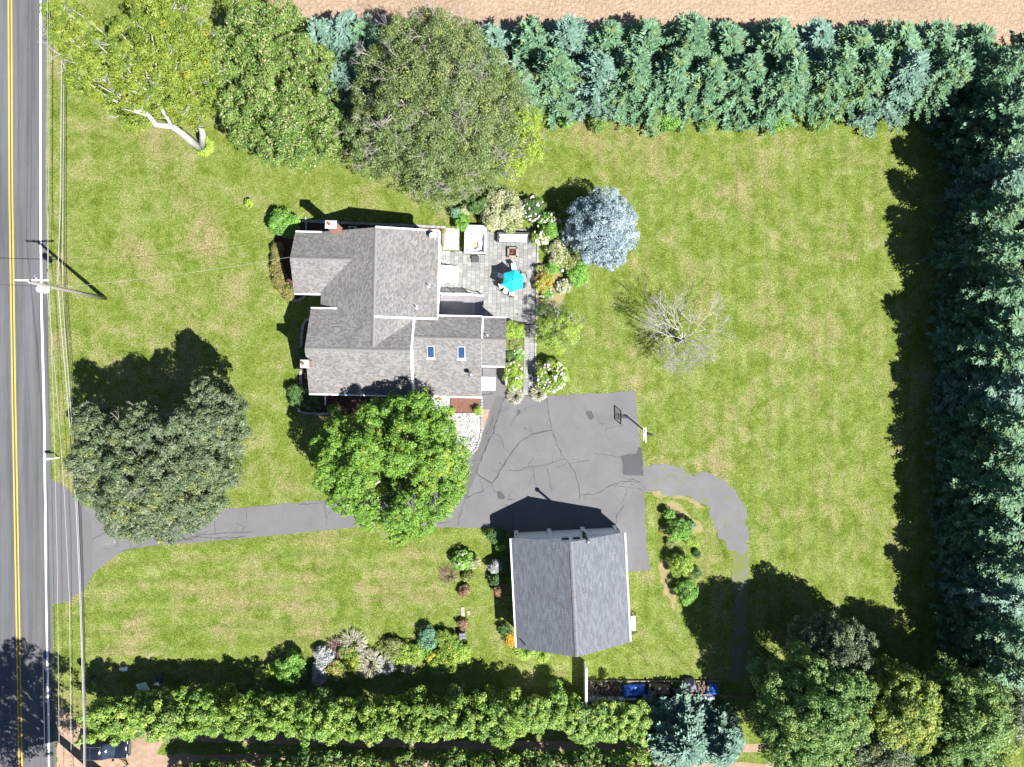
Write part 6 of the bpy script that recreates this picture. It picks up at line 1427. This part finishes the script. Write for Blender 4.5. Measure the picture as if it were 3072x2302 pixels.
tree('green_maple', 'bright green maple shading the front of the house and the driveway', 'tree', p0, lobes, 'maple', 'greybark', .4, leaf=.16, dens=80, clump=.22, gap=.85)
# blue spruce
bs_ = thing('blue_spruce', 'rounded silver blue spruce standing alone at the patio garden corner', 'spruce', P(1792, 702)); link_mesh('crown', clump_crown(LB(lambda x, y, z: Vector((x, y, z)), [(0, 0, 4.2, 2.6), (1.6, .6, 3.2, 2.0), (-1.5, .8, 3.2, 2.0), (.6, -1.8, 3.0, 2.0), (-.8, -1.6, 2.8, 1.9), (.4, 1.9, 3.2, 1.9), (0, 0, 5.8, 1.5), (2.2, -.9, 2.4, 1.6), (-2.2, -.4, 2.2, 1.5), (1.2, -2.6, 2.0, 1.4)]), 'bluespruce', .2, 75, .2, .2, gap=1.0, aspect=.3, name='crown', mat=M['needle']), bs_); link_mesh('trunk', trunk_mesh(6.5, .2, M['bark']), bs_)
# bare tree on the lawn
bt = thing('bare_tree', 'leafless grey tree with bleached twigs on the east lawn', 'tree', P(2036, 1022)); mb = MB(); rnd.seed(21)
mb.tube([(0, 0, -.1), (0, 0, .3), (.05, .0, 1.6)], [.3, .22, .19], 9)
for k in range(11):
    a = k * 2 * math.pi / 11 + rnd.uniform(-.2, .2); d = Vector((math.cos(a), math.sin(a), rnd.uniform(.45, .95))).normalized()
    fork(mb, Vector((.05, 0, 1.2 + .05 * k)), d, rnd.uniform(1.15, 1.6), .062, 6, .42, .12, .77, (2, 3), 5, .0085)
mb.build('branches', M['deadbark'], bt, True)
# half bare garden tree by the walkway
t = tree('garden_tree', 'half bare spiky green small tree right of the patio walkway', 'tree', P(1662, 995), LB(Z(1450, 880, .336), [(560, 300, 2.4, 1.0), (700, 260, 2.6, 1.1), (620, 420, 2.2, 1.0), (760, 380, 2.4, 1.1), (820, 300, 2.0, .9), (680, 480, 1.8, .9), (560, 170, 1.8, .8, 'darkshrub'), (680, 170, 1.8, .8, 'darkshrub'), (520, 420, 1.8, .7)]), 'limeshrub', 'greybark', .1, leaf=.13, dens=85, clump=.28, twigs=3, gap=.9, aspect=.35)
# woodland corner at the bottom right
WD = 'woodland trees at the southeast corner'
def rt(label, base, h, r, pal, seed, name='woodland_tree', r0=.3, n=11, leaf=.22, flat=.8):
    rr = random.Random(seed); b = P(*base); L = [(b.x, b.y, h - r * .6, r * .55, r * .55, r * .5)]
    for i in range(n):
        a = i * 2.4; q = (.35 + .65 * (i / n)) * r * .72; L.append((b.x + math.cos(a) * q, b.y + math.sin(a) * q, h - r * .55 - (q / r) * r * .75 * flat + rr.uniform(-.4, .4), r * rr.uniform(.34, .46), r * rr.uniform(.34, .46), r * .34))
    return tree(name, label, 'tree', b, L, pal, 'bark', r0, WD, leaf * .8, 72, .24, gap=.85)
rt('dark shaded tree at the top of the southeast woodland corner', (2440, 1888), 9.5, 4.0, 'darkmaple', 1)
rt('green clumped tree at the left of the southeast woodland corner', (2341, 1992), 13.2, 5.4, 'wood', 2)
rt('yellowing tree in the middle of the southeast woodland corner', (2562, 2002), 12.5, 4.2, 'yellowing', 3)
rt('dark green tree right of the yellowing tree', (2740, 2030), 12.0, 5.0, 'wood', 4)
rt('green tree at the bottom edge below the left woodland tree', (2330, 2130), 10.0, 4.4, 'wood', 5)
rt('dark tree at the bottom edge below the yellowing tree', (2560, 2140), 9.0, 4.4, 'darkmaple', 6)
rt('yellow green tree in the bottom right corner of the woodland', (2830, 2090), 9.5, 4.4, 'yellowing', 7)
rt('green tree at the bottom edge below the dark green woodland tree', (2700, 2190), 9.5, 4.2, 'wood', 8)
rt('dark tree at the right frame edge above the bottom corner', (2890, 2060), 8.5, 4.0, 'darkmaple', 9)
rt('tree peeking in at the very bottom right corner', (2800, 2190), 9.0, 4.6, 'wood', 10)
rt('low tree at the bottom edge left of the woodland', (2430, 2200), 7.5, 3.8, 'wood', 11)
# roadside tree south of the frame: its shade falls on the road
b = P(300, 2318)
L = [(b.x + math.cos(i * 2.4) * 5.2 * math.sqrt(i / 18), b.y + math.sin(i * 2.4) * 5.6 * math.sqrt(i / 18), 16 - 2.5 * (i / 18) + rnd.uniform(-1, 1), 1.7, 1.7, 1.3) for i in range(18)]
tree('roadside_tree', 'tall roadside tree whose shade falls over the road in the lower corner', 'tree', b, L, 'wood', 'bark', .5, None, .24, 34, .3, gap=.8)
t = thing('bare_sapling', 'bleached leafless sapling beside the parked car', 'tree', P(385, 2296)); mb = MB(); rnd.seed(5)
for k in range(4): fork(mb, Vector((0, 0, 0)), Vector((rnd.uniform(-.3, .4), rnd.uniform(-.1, .5), 1)).normalized(), 1.2, .05, 3, .35, .3, .75, (2, 2), 5, .02)
mb.build('branches', M['deadbark'], t, True)

# tall hedge of shrubs along the south boundary
hx = [385, 440, 500, 560, 625,  690, 765, 842, 915, 990, 1062, 1140, 1215, 1290, 1365, 1440, 1515, 1590, 1665, 1740, 1815, 1890]
pals = ['hedge', 'hedge', 'hedge', 'hedge', 'hedge', 'maple', 'hedge', 'wood', 'hedge', 'wood', 'hedge', 'hedge']
hm = []
for k in range(9):
    L = [(0, 0, 1.9, 1.3, 1.35, 1.5)]
    for q in range(15):
        x, y = rnd.uniform(-1.35, 1.35), rnd.uniform(-1.35, 1.35); rr = rnd.uniform(.35, .75); L.append((x, y, max(.8, 3.5 - .42 * (x * x + y * y) + rnd.uniform(-.7, .6)), rr, rr, rr * rnd.uniform(.9, 1.5), ['hedge', 'hedge', 'hedge', 'maple', 'wood', 'limeshrub'][rnd.choice((0, 0, 1, 1, 2, 3, 4, 5))]))
    for q in range(14): L.append((rnd.uniform(-1.3, 1.3), rnd.uniform(-1.3, 1.3), rnd.uniform(2.9, 4.5), .14, .14, .5))
    hm.append(clump_crown(L, 'hedge', .155, 85, .3, low=-.3, gap=.8))
stem_m = MB().tube([(0, 0, -.1), (.1, .1, 1.2), (.3, .2, 3)], [.1, .08, .03], 7).tube([(0, 0, 0), (-.3, -.2, 1.4), (-.4, -.5, 2.8)], [.08, .06, .02], 7).mesh('stem', M['bark'], True)
for i, u in enumerate(hx):
    p = P(u, 2098 + rnd.uniform(-8, 10) + (4 if u > 900 else 0) + (36 if u > 1700 else 0)); lab = f'{ORD[i]} tall hedge shrub from the road in the south boundary hedge' if i < 20 else ('tall hedge shrub third from the spruce end of the south hedge', 'tall hedge shrub second from the spruce end of the south hedge', 'tall hedge shrub closest to the spruce end of the south hedge')[i - 20]
    t = thing('hedge_shrub', lab, 'hedge shrub', p, rnd.uniform(0, 6.28), 'tall shrubs of the south boundary hedge'); link_mesh('foliage', hm[(i * 4 + i // 9) % 9], t); link_mesh('stem', stem_m, t); s = rnd.uniform(1.08, 1.34); t.scale = (s, s, s * rnd.uniform(.86, 1.08) * (1.0 if u < 1650 else .72))
# trees along the south side of the track
tm = []
for k in range(3):
    L = [(math.cos(i * 2.4) * 1.9 * math.sqrt(i / 9), math.sin(i * 2.4) * 1.9 * math.sqrt(i / 9), 4.4 - 1.6 * (i / 9), 1.25, 1.25, 1.0) for i in range(10)]
    tm.append(clump_crown(L, ['wood', 'hedge', 'wood'][k], .22, 46, .3, gap=.9))
tk = MB().tube([(0, 0, -.1), (.1, 0, 2.2), (.2, .1, 5)], [.2, .16, .06], 8).mesh('trunk', M['bark'], True)
for i, u in enumerate((620, 735, 860, 985, 1110, 1240, 1365, 1490, 1620, 1750, 1890)):
    p = P(u, 2272 + (i % 3) * 12 + (40 if u < 800 else 0)); t = thing('trackside_tree', f'{ORD[i]} green tree from the left overhanging the dirt track', 'tree', p, rnd.uniform(0, 6.28), 'trees on the south side of the dirt track'); link_mesh('crown', tm[i % 3], t); link_mesh('trunk', tk, t); s = rnd.uniform(.85, 1.15); t.scale = (s, s, s)

# spruce rows: a few modelled trees, copied with their parts
sm_ = [spruce_mesh('crown', 10, 3.0, 'spruce', .55, 30, 11, 100), spruce_mesh('crown', 10, 2.9, 'spruce', .6, 28, 12, 101), spruce_mesh('crown', 10, 3.0, 'greyspruce', .55, 30, 11, 102), spruce_mesh('crown', 10, 3.2, 'spruce', .5, 28, 12, 103), spruce_mesh('crown', 9, 3.3, 'spruce', .62, 26, 11, 104, .6), spruce_mesh('crown', 10.5, 3.0, 'spruce', .5, 36, 10, 105, .4)]
tks = trunk_mesh(10, .2, M['bark'])
protos = []
def spruce(i, u, v, h, w, label, group, k=None):
    k = i * 5 % 6 if k is None else k
    if k not in [q[0] for q in protos]:
        t = thing('spruce_tree', label, 'spruce', P(u, v), 0, group); link_mesh('crown', sm_[k], t); link_mesh('trunk', tks, t); protos.append((k, t))
    else:
        t = copy_tree(dict(protos)[k]); t['label'] = label; t['group'] = group; t.location = P(u, v)
    t.rotation_euler = (rnd.uniform(-.03, .03), rnd.uniform(-.03, .03), rnd.uniform(0, 6.28)); q = rnd.uniform(.9, 1.14); t.scale = (w * q, w / q, h / 10); return t
gA, gB, gC = 'front row of spruces below the ploughed field', 'back row of spruces at the edge of the ploughed field', 'spruces along the east boundary'
frontx = [1660, 1765, 1862, 1975, 2080, 2185, 2300, 2410, 2515, 2620, 2720]
for i, u in enumerate(frontx): spruce(i, u, 296 + rnd.uniform(-8, 10), rnd.uniform(8.2, 9.8), rnd.uniform(.95, 1.12), f'{ORD[i]} blue green spruce from the willow in the front row by the lawn', gA, (0, 3, 4, 1, 5, 2)[(i * 5 + i // 4) % 6])
backx = [1480, 1590, 1690, 1800, 1905, 2020, 2135, 2255, 2370, 2480, 2590, 2700, 2815]
for i, u in enumerate(backx): spruce(i + 2, u, 214 + rnd.uniform(-10, 8), rnd.uniform(7.2, 9.0), rnd.uniform(.95, 1.15), f'{ORD[i]} spruce from the willow in the back row beside the ploughed field', gB, 2 if i in (0, 2) else None)
for i, (u, v, h, w, k, lab) in enumerate(((1078, 190, 7.5, 1.15, 2, 'grey blue spruce left of the willow at the field edge'), (1010, 200, 7.5, 1.0, 2, 'dusty blue spruce between pink tipped tree and willow'), (1130, 205, 7.5, 1.0, 0, 'dark green spruce just behind the left side of the willow'), (1060, 300, 6.5, 1.0, 2, 'shaded spruce below the grey blue spruce left of the willow'), (1460, 310, 8, 1.0, 0, 'spruce just behind the right side of the willow'), (1560, 320, 7, .95, 1, 'spruce in the gap between willow and front spruce row'))): spruce(i, u, v, h, w, lab, 'spruces around the willow', k)
eastv = [300, 395, 490, 585, 680, 790, 880, 975, 1065, 1160, 1255, 1350, 1445, 1540, 1635, 1730, 1825, 1915]
for i, v in enumerate(eastv): spruce(i + 1, 2878 + rnd.uniform(-14, 10), v, rnd.uniform(9.2, 11.2), rnd.uniform(.92, 1.08), f'{ORD[i]} spruce from the north in the east row along the lawn', gC)
for i, v in enumerate(range(250, 1990, 118)): spruce(i + 3, 2992 + rnd.uniform(-12, 12), v, rnd.uniform(8.5, 10.5), rnd.uniform(.95, 1.1), f'{ORD[i]} spruce from the north in the outer east row', 'outer spruces along the east boundary')
ls = thing('large_spruce', 'large blue green spruce at the garden end of the south hedge', 'spruce', P(2020, 2172)); link_mesh('crown', spruce_mesh('crown', 6.0, 3.6, 'greyspruce', .62, 32, 15, 300, .6), ls); link_mesh('trunk', trunk_mesh(5.8, .2, M['bark']), ls)
ls2 = copy_tree(ls); ls2['label'] = 'second large spruce, next to the woodland trees at the south hedge end'; ls2.location = P(2135, 2190); ls2.rotation_euler = (0, 0, 2); ls2.scale = (.75, .75, .85)
for lab, u, v, r, h in (('dead brown brush between willow and front spruces', 1612, 262, 46, 3.2), ('dead brown brush gap in the east spruce row', 2960, 735, 60, 4.0)):
    t = bush('dead_brush', lab, u, v, r, h, 'deadbrown', leaf=.16, dens=45, cat='brush', clump=.3)
for lab, u, v, r, h, pal in (('lime green sapling among the east spruces', 3030, 1150, 50, 7.0, 'limeshrub'), ('green undergrowth at the south end of the east spruces', 2905, 2010, 60, 3.0, 'wood')): bush('sapling', lab, u, v, r, h, pal, leaf=.18, dens=60, cat='sapling')
for i, u in enumerate((1700, 1800, 1905, 2010, 2120, 2230, 2350, 2460, 2580)): bush('undergrowth_shrub', f'{ORD[i]} low green shrub from the willow along the foot of the spruces', u, 352 + rnd.uniform(-6, 10), 34, 1.2, ['shrub', 'wood', 'spruce'][i % 3], leaf=.14, dens=70, group='low shrubs at the foot of the front spruces')
